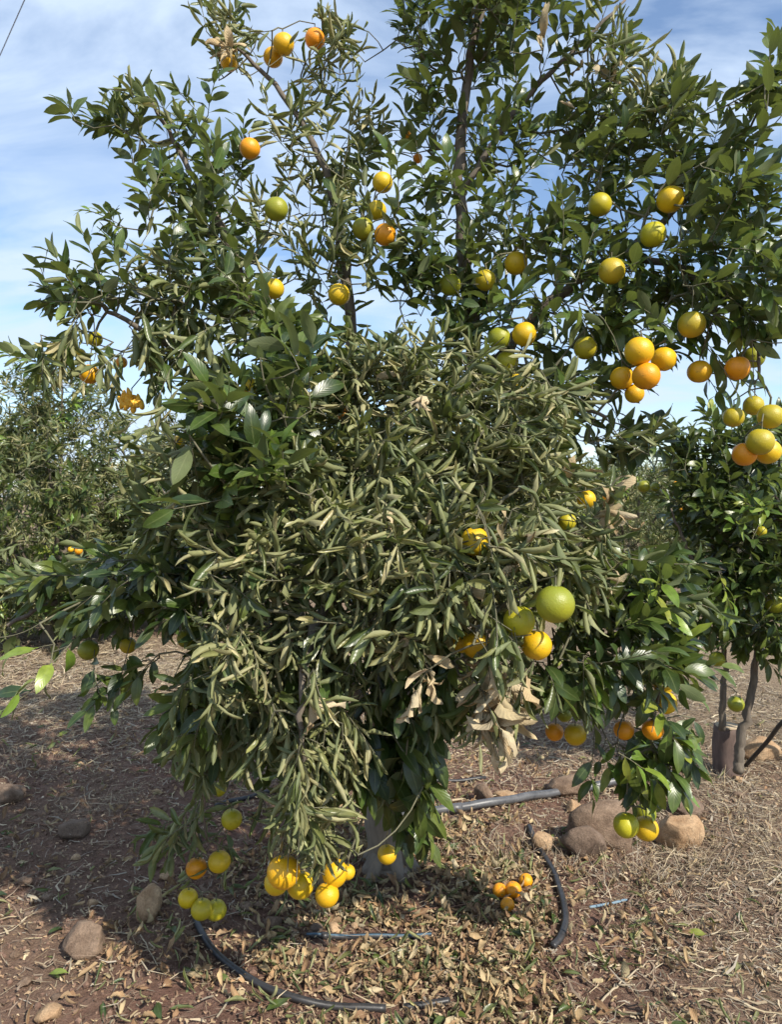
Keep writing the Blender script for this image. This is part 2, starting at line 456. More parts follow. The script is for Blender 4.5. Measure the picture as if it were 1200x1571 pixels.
class Leaves:
    def __init__(self):
        self.kind = []; self.ti = []; self.ci = []; self.pos = []; self.rot = []; self.sc = []
    def add(self, kind, pos, along, nrm, size, rng, low=False, ci=None):
        a = norm(along); x = np.cross(a, nrm); x = norm(x); n = np.cross(x, a)
        self.kind.append(kind); self.ti.append(int(rng.integers(4 if low else len(TPL[kind]))))
        self.ci.append(int(rng.integers(6)) if ci is None else ci)
        self.pos.append(pos); self.rot.append(np.stack([x, a, n], axis=1)); self.sc.append(size)
    def done(self):
        self.kind = np.array(self.kind); self.ti = np.array(self.ti); self.ci = np.array(self.ci)
        self.pos = np.array(self.pos); self.rot = np.array(self.rot); self.sc = np.array(self.sc)
    def samples(self):
        t = np.array([0.15, 0.35, 0.55, 0.75, 0.95])
        return self.pos[:, None, :] + self.rot[:, None, :, 1] * (self.sc[:, None] * t[None, :])[:, :, None]
    def keep(self, m):
        for a in ('kind', 'ti', 'ci', 'pos', 'rot', 'sc'):
            setattr(self, a, getattr(self, a)[m])
    def joined(self, mask, origin, dry, low, rng):
        """arrays of all leaves in mask that use the dry / fresh material"""
        VV, FF, CC, UU = [], [], [], []; off = 0
        tp = TPL_LOW if low else TPL
        for kind in tp:
            if (kind == 'D') != dry: continue
            for ti in range(len(tp[kind])):
                idx = np.nonzero(mask & (self.kind == kind) & (self.ti == ti))[0]
                if len(idx) == 0: continue
                V, Fq, UV = tp[kind][ti]
                w = np.einsum('nij,vj->nvi', self.rot[idx], V) * self.sc[idx][:, None, None] + self.pos[idx][:, None, :] - origin
                c = np.array(PAL[kind])[self.ci[idx]] * rng.uniform(0.8, 1.2, (len(idx), 1))
                VV.append(w.reshape(-1, 3)); CC.append(np.repeat(c, len(V), axis=0)); UU.append(np.tile(UV, (len(idx), 1)))
                FF.append((Fq[None] + (np.arange(len(idx)) * len(V))[:, None, None]).reshape(-1, 4) + off)
                off += len(idx) * len(V)
        if not VV: return None
        return np.concatenate(VV), np.concatenate(FF), np.concatenate(CC), np.concatenate(UU)

def pick_largest(L, count, cell=7.0):
    """the leaves that show largest in the photograph: coarse depth buffer over their spines"""
    s = L.samples(); n, k, _ = s.shape
    x, y, d = project(s.reshape(-1, 3))
    ix = np.floor(x / cell).astype(int); iy = np.floor(y / cell).astype(int)
    ok = (x > 0) & (x < 1200) & (y > 0) & (y < 1571) & (d > 0.2)
    keyv = iy * 1000 + ix
    o = np.lexsort((d, keyv)); ko = keyv[o]
    first = np.ones(len(o), bool); first[1:] = ko[1:] != ko[:-1]
    near = {}
    vis = np.zeros(n * k, bool); vis[o[first]] = True
    vis &= ok
    score = vis.reshape(n, k).sum(1) * L.sc / d.reshape(n, k)[:, 2]
    return np.argsort(-score)[:count][np.sort(-score)[:count] < 0]

# ------------------------------------------------------------------ tree builder
def shoot_batch(center, rad, n, kinds, direc, spread=0.5, L=(0.10, 0.2), size=(0.07, 0.105), nl=(8, 13), droop=0.0):
    return dict(c=np.asarray(center, float), r=np.asarray(rad, float), n=n, kinds=kinds, d=np.asarray(direc, float), spread=spread, L=L, size=size, nl=nl, droop=droop)

def build_tree(name, label, cat, group, base, trunk, limbs, batches, fruits, rng, nparts, low=False,
               twig_r=0.0012, path_w=0.12, cull=(), center=None, trunk_objs=None):
    base = np.asarray(base, float)
    root = bpy.data.objects.new(name, None); COL.objects.link(root); root.location = base
    root.empty_display_size = 0.2
    tag(root, label, cat, group)
    # trunk and limbs
    if trunk is not None:
        link('trunk', tube_mesh('trunk', trunk[0] - base, trunk[1], M_BARK, 14, 0.06), root)
    nodes = []; parent = []; plen = []; rfix = []
    for pts, r0, r1 in limbs:
        sp = smooth_path(pts, 7)
        sp[1:-1] += rng.normal(0, 0.004, sp[1:-1].shape)
        rad = np.linspace(r0, r1, len(sp))
        link('branch', tube_mesh('branch', sp - base, rad, M_LIMB, 8, 0.05), root)
        s = np.concatenate([[0], np.cumsum(np.linalg.norm(np.diff(sp, axis=0), axis=1))])
        st = np.linalg.norm(sp[0] - base)
        for i in range(len(sp)):
            nodes.append(sp[i]); parent.append(-1); plen.append(st + s[i]); rfix.append(rad[i])
    nseed = len(nodes)
    N = np.zeros((nseed + 60000, 3)); N[:nseed] = nodes; n = nseed
    PL = np.zeros(nseed + 60000); PL[:nseed] = plen
    # shoots
    shoots = []
    for b in batches:
        for _ in range(b['n']):
            v = norm(rng.normal(size=3)) * rng.uniform(0, 1) ** (1 / 3.0)
            p = b['c'] + v * b['r']
            dd = norm(norm(b['d']) + rng.normal(0, b['spread'], 3))
            shoots.append((p, dd, b))
    targets = [(p, dd, b, None) for p, dd, b in shoots] + [(f['top'] + np.array([0, 0, 0.02]), np.array([0, 0, -1.0]), None, f) for f in fruits]
    seedarr = N[:nseed]
    dist0 = [np.min(np.linalg.norm(seedarr - t[0], axis=1)) for t in targets]
    edges = []    # (parent node, child node)
    par = {}
    leafcount = {}
    L = Leaves()
    for ti in np.argsort(dist0):
        p, dd, b, f = targets[ti]
        p = np.array(p)
        if b is not None:
            ls = rng.uniform(*b['L']); p = p - dd * ls * 0.7
        p[2] = max(p[2], gz(p[0], p[1]) + 0.03)
        dv_ = np.linalg.norm(N[:n] - p, axis=1)
        j = int(np.argmin(dv_ + path_w * PL[:n]))
        q = N[j]; ln = dv_[j]
        steps = max(2, int(ln / 0.05))
        mid = 0.5 * (q + p) - dd * ln * 0.2 + rng.normal(0, 0.08 * ln + 1e-4, 3)
        mid[2] = max(mid[2], 0.05)
        prev = j
        for s in range(1, steps + 1):
            t = s / steps
            x = (1 - t) ** 2 * q + 2 * t * (1 - t) * mid + t * t * p
            N[n] = x; PL[n] = PL[prev] + np.linalg.norm(x - N[prev]); par[n] = prev; prev = n; n += 1
        leafcount[prev] = leafcount.get(prev, 0) + 1
        if f is not None:
            N[n] = f['top'] - np.array([0, 0, 0.004]); par[n] = prev; PL[n] = 99; leafcount[n] = 1; n += 1
            continue
        # the leafy shoot itself
        m = int(rng.integers(b['nl'][0], b['nl'][1] + 1))
        sg = 5
        bendv = np.array([0, 0, -1.0]) * b['droop'] + rng.normal(0, 0.25, 3)
        x = p.copy(); tdir = dd.copy(); path = [x.copy()]; td = [tdir.copy()]
        for s in range(sg):
            tdir = norm(tdir + bendv / sg); x = x + tdir * ls / sg
            if x[2] < gz(x[0], x[1]) + 0.015: x[2] = gz(x[0], x[1]) + 0.015
            path.append(x.copy()); td.append(tdir.copy())
            N[n] = x; PL[n] = PL[prev] + 0.3; par[n] = prev; prev = n; n += 1
        path = np.array(path); td = np.array(td)
        kk = list(b['kinds'].keys()); kp = np.array(list(b['kinds'].values()), float); kp /= kp.sum()
        # one shoot is mostly of one kind
        main = rng.choice(len(kk), p=kp)
        phi = rng.uniform(0, 6.28)
        for i in range(m):
            s = 0.05 + 0.95 * (i + rng.uniform(-0.2, 0.2)) / max(1, m - 1)
            s = min(max(s, 0.0), 1.0)
            g = s * sg; i0 = min(int(g), sg - 1); fr = g - i0
            pos = path[i0] * (1 - fr) + path[i0 + 1] * fr
            tt = norm(td[i0] * (1 - fr) + td[i0 + 1] * fr)
            phi += 2.4 + rng.normal(0, 0.3)
            e1 = norm(np.cross(tt, np.array([0.3, 0.2, 0.93]))); e2 = np.cross(tt, e1)
            radial = e1 * math.cos(phi) + e2 * math.sin(phi)
            kind = kk[main] if rng.random() < 0.8 else kk[rng.choice(len(kk), p=kp)]
            open_ = 0.95 - 0.6 * s
            sz = rng.uniform(*b['size']) * (0.72 + 0.28 * math.sin(math.pi * min(1, s * 0.8 + 0.15)))
            if kind in ('H', 'Y'):
                al = tt * (1 - 0.55 * open_) + radial * open_ + np.array([0, 0, -0.12]) - np.array([0, 0, 0.25]) * b['droop']
                nr = np.array([0.18, -0.2, 0.75]) + tt * 0.35 + rng.normal(0, 0.38, 3)
            else:
                al = tt * (1 - 0.5 * open_) + radial * open_ * 0.9 + np.array([0, 0, -0.3]) - np.array([0, 0, 0.3]) * b['droop'] + rng.normal(0, 0.42, 3)
                nr = -radial * 0.6 + tt * 0.3 + rng.normal(0, 0.7, 3)
            L.add(kind, pos, al, nr, sz * (1.12 if kind == 'C' else 1.0), rng, low, int(rng.choice([0, 1, 1, 3, 3, 5])) if kind == 'D' else None)
    # twig radii from the number of tips they carry
    cnt = np.zeros(n)
    for a, c in leafcount.items(): cnt[a] += c
    for i in range(n - 1, nseed - 1, -1):
        cnt[i] = max(cnt[i], 0.6)
        pj = par[i]
        if pj >= nseed: cnt[pj] += cnt[i] if i not in () else 0
    rad = twig_r * np.power(np.maximum(cnt, 0.6), 0.42) + 0.0003
    rad = np.minimum(rad, 0.016)
    ci = np.arange(nseed, n); pi = np.array([par[i] for i in ci])
    rp = np.where(pi < nseed, rad[ci], np.minimum(rad[pi], rad[ci] * 1.5))
    a, b_ = N[pi], N[ci]
    t_ = norm(b_ - a); ref = np.where(np.abs(t_[:, 2:3]) < 0.8, np.array([[0, 0, 1.0]]), np.array([[1.0, 0, 0]]))
    u = norm(np.cross(t_, ref)); w = np.cross(t_, u); S = 5 if not low else 3
    an = np.linspace(0, 2 * math.pi, S, endpoint=False)
    ring = np.cos(an)[None, :, None] * u[:, None] + np.sin(an)[None, :, None] * w[:, None]
    b2 = b_ + t_ * 0.002
    V = np.concatenate([a[:, None] + ring * rp[:, None, None], b2[:, None] + ring * rad[ci][:, None, None]], axis=1) - base
    jj = np.arange(S); kk2 = (jj + 1) % S
    fq = np.stack([jj, kk2, kk2 + S, jj + S], axis=1)
    FQ = (fq[None] + (np.arange(len(ci)) * 2 * S)[:, None, None]).reshape(-1, 4)
    tw = link('twigs', mesh_np('twigs', V.reshape(-1, 3), FQ, M_TWIG), root); tw['kind'] = 'stuff'
    L.done()
    # no leaf may stand inside a fruit or right in front of one that shows
    smp = L.samples(); keep = np.ones(len(L.sc), bool)
    x, y, d = project(smp.reshape(-1, 3)); x = x.reshape(keep.shape[0], -1); y = y.reshape(x.shape); d = d.reshape(x.shape)
    for f in list(fruits) + list(cull):
        dist = np.linalg.norm(smp - f['c'], axis=2)
        keep &= ~(dist < f['r'] * 1.02).any(1)
        if f['show'] > 0:
            fx, fy, fd = project(f['c']); pr = f['r'] * F / fd[0]
            infront = ((np.hypot(x - fx[0], y - fy[0]) < pr * (1.12 if f['show'] >= 0.9 else 0.95)) & (d < fd[0])).any(1)
            keep &= ~(infront & (rng.random(len(keep)) < f['show']))
    gzv = gz(smp[:, -1, 0], smp[:, -1, 1])
    keep &= smp[:, :, 2].min(1) > gzv - 0.005
    L.keep(keep)
    # leaves that show largest: one object each
    pick = pick_largest(L, nparts) if nparts else []
    mask = np.ones(len(L.sc), bool)
    for i in pick:
        mask[i] = False
        o = bpy.data.objects.new('leaf', leaf_mesh(L.kind[i], int(L.ti[i]), int(L.ci[i]), low))
        COL.objects.link(o); o.parent = root
        M = Matrix.Identity(4)
        for r_ in range(3):
            for c_ in range(3): M[r_][c_] = L.rot[i][r_, c_] * L.sc[i]
            M[r_][3] = L.pos[i][r_] - base[r_]
        o.matrix_basis = M
    for dry, nm in ((False, 'foliage'), (True, 'withered_foliage')):
        arr = L.joined(mask, base, dry, low, rng)
        if arr is None: continue
        fo = link(nm, mesh_np(nm, arr[0], arr[1], M_DRYLEAF if dry else M_LEAF, arr[2], arr[3]), root)
        fo['kind'] = 'stuff'
    print(name, 'leaves', len(L.sc), 'nodes', n)
    return root

# ================================================================== ground
def lines(a, b, dense_a, dense_b, step, growth=1.22):
    v = list(np.arange(dense_a, dense_b, step)); s = step; x = v[-1]
    while x < b: s *= growth; x += s; v.append(x)
    s = step; x = v[0]
    while x > a: s *= growth; x -= s; v.insert(0, x)
    return np.array(v)
gx = lines(-400, 400, -3.2, 3.2, 0.03); gy = lines(-60, 600, 0.6, 6.0, 0.03)
XX, YY = np.meshgrid(gx, gy)
ZZ = gz(XX, YY) + R.normal(0, 0.0035, XX.shape) * (np.hypot(XX, YY - 2.5) < 5)
nx, ny = len(gx), len(gy)
ii = np.arange(nx * ny).reshape(ny, nx)
fg = np.stack([ii[:-1, :-1], ii[:-1, 1:], ii[1:, 1:], ii[1:, :-1]], axis=-1).reshape(-1, 4)
ground = link('ground', mesh_np('ground', np.stack([XX.ravel(), YY.ravel(), ZZ.ravel()], 1), fg, M_SOIL))
ground['kind'] = 'structure'
ground['label'] = 'brown orchard soil with straw mulch'

# ================================================================== fruit
FC = {'o': (0.74, 0.29, 0.008, 0.0), 'yo': (0.68, 0.39, 0.009, 0.06), 'y': (0.63, 0.41, 0.012, 0.18), 'ol': (0.46, 0.34, 0.018, 0.36),
      'yg': (0.52, 0.42, 0.018, 0.5), 'g': (0.36, 0.34, 0.02, 0.75)}
def orange_shape(rng, ridge=0.0, long=1.0):
    nu, nv = 28, 18; V = []; Fq = []
    a = rng.uniform(0, 6)
    for i in range(nv + 1):
        th = math.pi * i / nv
        for j in range(nu):
            ph = 2 * math.pi * j / nu
            r = 1 + 0.012 * math.sin(3 * ph + a) * math.sin(th) + 0.01 * math.cos(2 * th + a)
            r -= 0.07 * math.exp(-(th / 0.22) ** 2)
            r -= 0.03 * math.exp(-((math.pi - th) / 0.16) ** 2)
            r += ridge * (abs(math.sin(2.5 * ph + a)) - 0.6) * math.sin(th)
            V.append((r * math.sin(th) * math.cos(ph), r * math.sin(th) * math.sin(ph), r * math.cos(th) * 0.96 * long))
    for i in range(nv):
        for j in range(nu):
            k = (j + 1) % nu
            Fq.append((i * nu + j, (i + 1) * nu + j, (i + 1) * nu + k, i * nu + k))
    return mesh_np('orange', np.array(V) * 0.0375, np.array(Fq), M_PEEL)
ORANGE = [orange_shape(R), orange_shape(R), orange_shape(R, 0.0, 1.06), orange_shape(R, 0.05), orange_shape(R, 0, 1.18)]
def calyx_mesh():
    V = [(0, 0, 0.0045)]; Fq = []; n = 15
    for i in range(n):
        a = 2 * math.pi * i / n; r = 0.0065 if i % 3 == 0 else 0.0038
        V.append((r * math.cos(a), r * math.sin(a), 0.0006 if i % 3 else -0.0006))
    for i in range(n):
        V.append((V[1 + i][0], V[1 + i][1], -0.004))
    F3 = [(0, 1 + i, 1 + (i + 1) % n) for i in range(n)]
    for i in range(n):
        k = (i + 1) % n
        F3 += [(1 + i, 1 + n + i, 1 + n + k), (1 + i, 1 + n + k, 1 + k)]
    return mesh_np('calyx', np.array(V), np.array(F3), M_CALYX)
CALYX = calyx_mesh()
FRUITS = []
def fruit(px, py, dia, col, label, d=None, group=None, show=0.9, shape=0, tilt=0.25, rng=R, build=True):
    if d is None: d = 85.0 / dia
    c = P(px, py, d); r = 0.5 * dia * d / F
    zmin = float(gz(c[0], c[1])) + r * 0.9
    if c[2] < zmin: c[2] = zmin
    show = min(0.985, show + 0.05)
    s = r / 0.0375
    rot = Matrix.Rotation(rng.uniform(0, 6.28), 4, 'Z')
    ax = Vector((rng.normal(), rng.normal(), 0)).normalized()
    rot = Matrix.Rotation(rng.uniform(0, tilt), 4, ax) @ rot
    o = link('orange', ORANGE[shape])
    o.matrix_world = Matrix.Translation(c) @ rot @ Matrix.Scale(s, 4)
    fc = FC[col]
    j = rng.uniform(0.93, 1.05, 3)
    o.color = (fc[0] * j[0], fc[1] * j[1], fc[2] * j[2], fc[3])
    tag(o, label, 'orange', group or 'oranges hanging in the orange tree')
    ca = link('calyx', CALYX, o); ca.location = (0, 0, 0.0375 * (0.885 if shape != 4 else 1.05))
    top = np.array(o.matrix_world @ Vector((0, 0, 0.0375 * 0.93)))
    f = dict(c=c, r=r, top=top, show=show, obj=o)
    return f

MAIN = 'withered orange tree'
mf = []
def mfruit(*a, **k):
    f = fruit(*a, **k); mf.append(f); return f
# upper left limb and thin top
mfruit(483, 60, 31, 'o', 'bright orange fruit alone at the top of the bare curled-leaf limb', d=2.62, shape=0)
mfruit(435, 68, 33, 'yo', 'upper fruit of the touching yellow-orange pair on the thin top limb', d=2.60)
mfruit(419, 88, 30, 'yo', 'lower fruit of the touching yellow-orange pair on the thin top limb', d=2.66)
mfruit(351, 95, 28, 'yo', 'yellow-orange fruit half hidden by a clump of withered leaves near the top', d=2.65, show=0.5)
mfruit(383, 228, 32, 'o', 'single orange fruit above a dark flat leaf, sky behind it', d=2.5)
mfruit(424, 321, 37, 'g', 'green fruit under the thin curled-leaf limb, below the single orange one', d=2.4)
mfruit(557, 351, 34, 'g', 'dark green fruit touching an orange one in the middle of the crown', d=2.4)
mfruit(591, 360, 34, 'o', 'orange fruit touching a dark green one in the middle of the crown', d=2.38)
mfruit(587, 280, 32, 'y', 'yellow fruit partly behind leaves above the green and orange pair', d=2.55, show=0.6)
mfruit(578, 323, 30, 'y', 'yellow fruit squeezed between the yellow one above and the green and orange pair', d=2.5, show=0.6)
mfruit(625, 208, 18, 'o', 'small orange patch of fruit behind dark leaves beside the central leader', d=2.8, show=0.5)
mfruit(641, 243, 15, 'o', 'tiny glimpse of orange fruit beside the central leader, lower of two', d=2.8, show=0.5)
mfruit(420, 443, 32, 'y', 'yellow-green fruit with an upright leaf in front, left of the curled leaf mass', d=2.4, show=0.8)
mfruit(520, 452, 34, 'y', 'yellow fruit behind long folded pale leaves in the crown centre', d=2.35, show=0.45)
mfruit(691, 437, 34, 'g', 'green fruit beside the dark central leader', d=2.4)
mfruit(745, 430, 33, 'yg', 'yellow-green fruit right of the central leader', d=2.4)
mfruit(792, 404, 36, 'y', 'yellow fruit among dark leaves above the right-hand limb', d=2.4, show=0.75)
mfruit(766, 519, 36, 'g', 'green fruit touching a yellow one below the right-hand limb', d=2.3)
mfruit(805, 513, 38, 'y', 'sunlit yellow fruit touching a green one below the right-hand limb', d=2.28)
mfruit(778, 556, 36, 'yg', 'olive green fruit hanging under the green and yellow pair', d=2.35, show=0.5)
mfruit(791, 588, 34, 'y', 'yellow fruit half covered by leaves, lowest under the right-hand limb', d=2.32, show=0.6)
mfruit(899, 534, 36, 'ol', 'olive yellow fruit alone with a leaf shadow on its side', d=2.25)
mfruit(939, 416, 41, 'ol', 'large olive yellow fruit hanging above the right-hand limb tip', d=2.2)
mfruit(921, 314, 36, 'yg', 'round yellow-green fruit highest on the right side of the crown', d=2.35)
mfruit(1003, 360, 40, 'yg', 'yellow-green fruit below a dented yellow one on the right side', d=2.25)
mfruit(1029, 306, 41, 'y', 'dented yellow fruit against the sky on the right side', d=2.25, shape=3, show=0.8)
CL = 'cluster of five fruit against the sky'
mfruit(981, 539, 45, 'yo', 'yellow fruit at the top of the five-fruit cluster against the sky', d=2.05)
mfruit(1019, 551, 38, 'yo', 'cracked yellow fruit at the right of the five-fruit cluster against the sky', d=2.12, shape=3)
mfruit(992, 577, 43, 'o', 'deepest orange fruit at the bottom of the five-fruit cluster against the sky', d=2.05)
mfruit(955, 580, 36, 'yo', 'shaded fruit at the left of the five-fruit cluster against the sky', d=2.14)
mfruit(974, 604, 30, 'yo', 'small fruit behind a hanging pale leaf under the five-fruit cluster', d=2.15, show=0.5)
mfruit(1062, 498, 42, 'ol', 'olive fruit under a broad pale green leaf at the right', d=2.1)
mfruit(1074, 570, 36, 'yo', 'yellow fruit with a dark leaf over its upper half, sky below it', d=2.15, shape=3, show=0.8)
mfruit(1132, 565, 38, 'o', 'orange fruit lit on its right side beside dark hanging leaves', d=2.1)
mfruit(1157, 548, 34, 'g', 'dull green fruit just behind the orange one at the right', d=2.2, show=0.6)
mfruit(1126, 640, 32, 'ol', 'olive fruit hanging left in the drooping bunch at the right edge', d=2.1)
mfruit(1157, 622, 31, 'ol', 'small olive fruit at the top of the drooping bunch at the right edge', d=2.15)
mfruit(1183, 639, 39, 'ol', 'large olive fruit at the right of the drooping bunch', d=2.05)
mfruit(1167, 678, 42, 'ol', 'olive yellow fruit overlapping two others at the bottom of the drooping bunch', d=2.0)
mfruit(1143, 697, 37, 'o', 'orange fruit lowest in the drooping bunch at the right edge', d=2.04)
mfruit(1179, 693, 39, 'y', 'yellow fruit behind the narrow hanging leaf in the drooping bunch', d=2.07, show=0.7)
# left side
mfruit(137, 574, 31, 'yo', 'yellow fruit with a bulging ring at the left tip of the crown', d=2.3, shape=3)
mfruit(145, 520, 24, 'yg', 'small yellow-green fruit above the ringed fruit at the left tip', d=2.4, show=0.6)
mfruit(122, 543, 18, 'y', 'little yellow fruit partly hidden above the ringed fruit at the left tip', d=2.5, show=0.6)
mfruit(275, 678, 20, 'y', 'small yellow fruit peeping between leaves behind the broad-leaved sprig', d=2.5, show=0.8)
mfruit(384, 592, 26, 'y', 'yellow fruit hidden behind the broad-leaved front sprig', d=2.3, show=0.55)
mfruit(529, 637, 22, 'o', 'small orange fruit deep inside the curled leaves', d=2.4, show=0.85)
mfruit(186, 556, 18, 'o', 'orange fruit glimpsed behind hanging rolled leaves, left of centre', d=2.5, show=0.7)
# right front
mfruit(729, 831, 46, 'y', 'sunlit yellow fruit alone among curled leaves in the crown front', d=1.72, show=0.95)
mfruit(852, 927, 60, 'g', 'largest bright green fruit at the front of the crown', d=1.52, show=0.98)
mfruit(797, 953, 49, 'yg', 'yellow-green fruit touching the left of the largest green one', d=1.60, show=0.95)
mfruit(824, 990, 47, 'yo', 'yellow fruit hanging just under the largest green one', d=1.64, show=0.95)
mfruit(731, 990, 42, 'yo', 'yellow-orange fruit behind a hanging rolled leaf, left of the green trio', d=1.72, show=0.8)
mfruit(708, 985, 34, 'y', 'shaded yellow fruit tucked behind the one with the hanging rolled leaf', d=1.8, show=0.7)
mfruit(870, 800, 29, 'yg', 'yellow-green fruit under a pale pointed leaf at the right flank', d=2.0, show=0.75)
mfruit(900, 766, 29, 'yo', 'orange-yellow fruit at the end of curled leaves at the right flank', d=2.0, show=0.9)
mfruit(135, 997, 32, 'g', 'green fruit hanging over the sunlit lane on the left low branch', d=2.15)
mfruit(196, 990, 26, 'yg', 'shaded yellow-green fruit further in on the left low branch', d=2.25, show=0.6)
mfruit(285, 980, 28, 'g', 'green fruit behind curled leaves at the root of the left low branch', d=2.15, show=0.6)
# low right
mfruit(851, 1123, 28, 'o', 'orange fruit left of the low pair over the shaded ground', d=2.2)
mfruit(883, 1127, 34, 'y', 'yellow fruit right of the low pair over the shaded ground', d=2.15)
mfruit(866, 1096, 24, 'g', 'small dark green fruit just above the low pair', d=2.25, show=0.6)
mfruit(958, 1120, 31, 'o', 'orange fruit under a folded leaf in the low right sprays', d=2.05)
mfruit(1002, 1119, 33, 'o', 'orange fruit lit on its right in the low right sprays', d=2.0)
mfruit(1021, 1078, 36, 'y', 'yellow fruit under an arched leaf at the right end of the low sprays', d=2.0, show=0.75)
mfruit(1018, 1052, 30, 'y', 'yellow fruit behind the arched leaf at the right end of the low sprays', d=2.05, show=0.5)
mfruit(961, 1266, 39, 'yg', 'yellow-green fruit hanging before the big stones', d=2.05)
mfruit(992, 1271, 38, 'y', 'yellow fruit hanging before the big stones beside a green one', d=2.1)
mfruit(991, 1248, 32, 'g', 'green fruit behind a leaf above the yellow one before the stones', d=2.16, show=0.5)
# low front bunches
mfruit(435, 1338, 51, 'yo', 'big yellow-orange fruit at the front of the hanging withered bunch', d=1.78, show=0.97)
mfruit(424, 1354, 38, 'y', 'yellow fruit tucked behind the big one in the withered bunch', d=1.85, show=0.8)
mfruit(461, 1358, 42, 'y', 'yellow fruit in the middle of the withered bunch behind rolled leaves', d=1.88, show=0.5)
mfruit(514, 1340, 38, 'yo', 'pear-shaped yellow fruit in the withered bunch', d=1.85, shape=4, show=0.75)
mfruit(502, 1373, 37, 'yo', 'lowest yellow fruit at the right of the withered bunch', d=1.83, show=0.9)
mfruit(533, 1338, 24, 'y', 'small yellow fruit behind the pear-shaped one', d=1.91, show=0.6)
mfruit(355, 1257, 32, 'yg', 'yellow-green fruit hanging alone over the shaded soil', d=2.3)
mfruit(336, 1211, 22, 'yg', 'small green fruit above the lone one over the shaded soil', d=2.4, show=0.7)
mfruit(301, 1332, 32, 'o', 'orange fruit at the top left of the low left bunch', d=2.3, show=0.8)
mfruit(336, 1322, 34, 'y', 'ribbed yellow fruit at the top right of the low left bunch', d=2.28, shape=3)
mfruit(288, 1378, 30, 'y', 'yellow fruit at the lower left of the low left bunch', d=2.32)
mfruit(309, 1395, 33, 'yg', 'yellow-green fruit almost on the ground in the low left bunch', d=2.30)
mfruit(331, 1396, 32, 'yg', 'yellow-green fruit at the right of the two lowest in the low left bunch', d=2.33, shape=3)
mfruit(594, 1311, 30, 'y', 'yellow fruit hanging in front of the trunk foot', d=2.2, show=0.85)

# burst fruit with its segments showing
bc = P(202, 614, 2.25)
burst = bpy.data.objects.new('burst_orange', None); COL.objects.link(burst); burst.location = bc
tag(burst, 'burst orange with its segments spread open at the left of the crown', 'orange', 'oranges hanging in the orange tree')
sV, sF, _ = [], [], 0
seg = bpy.data.meshes.new('segment')
import bmesh
bm_ = bmesh.new(); bmesh.ops.create_icosphere(bm_, subdivisions=2, radius=1.0)
for v in bm_.verts:
    v.co.x *= 0.45 * (1 - 0.35 * v.co.z); v.co.y *= 0.38 * (1 - 0.3 * v.co.z)
bm_.to_mesh(seg); bm_.free(); seg.materials.append(M_SEG)
seg.polygons.foreach_set('use_smooth', [True] * len(seg.polygons))
sr = np.random.default_rng(5)
for i in range(15):
    a = 2.4 * i; rr = 0.036 * math.sqrt(i / 15.0)
    o = link('segment', seg, burst)
    o.location = (rr * math.cos(a), -0.022 + 0.3 * rr, 0.026 - 0.9 * rr * (0.4 + 0.6 * abs(math.sin(a))) - 0.012 * (i % 2) - 0.01)
    o.rotation_euler = (sr.normal(0, 0.35), rr * 14 * math.cos(a), sr.uniform(0, 3)); s_ = sr.uniform(0.018, 0.024); o.scale = (s_, s_, s_)
link('husk', orange_shape(R, 0.04), burst).scale = (0.62, 0.4, 0.5)
bpy.data.objects['husk'].color = (0.7, 0.36, 0.03, 0.1)
mf.append(dict(c=bc, r=0.04, top=bc + np.array([0, 0, 0.016]), show=0.9, obj=burst))

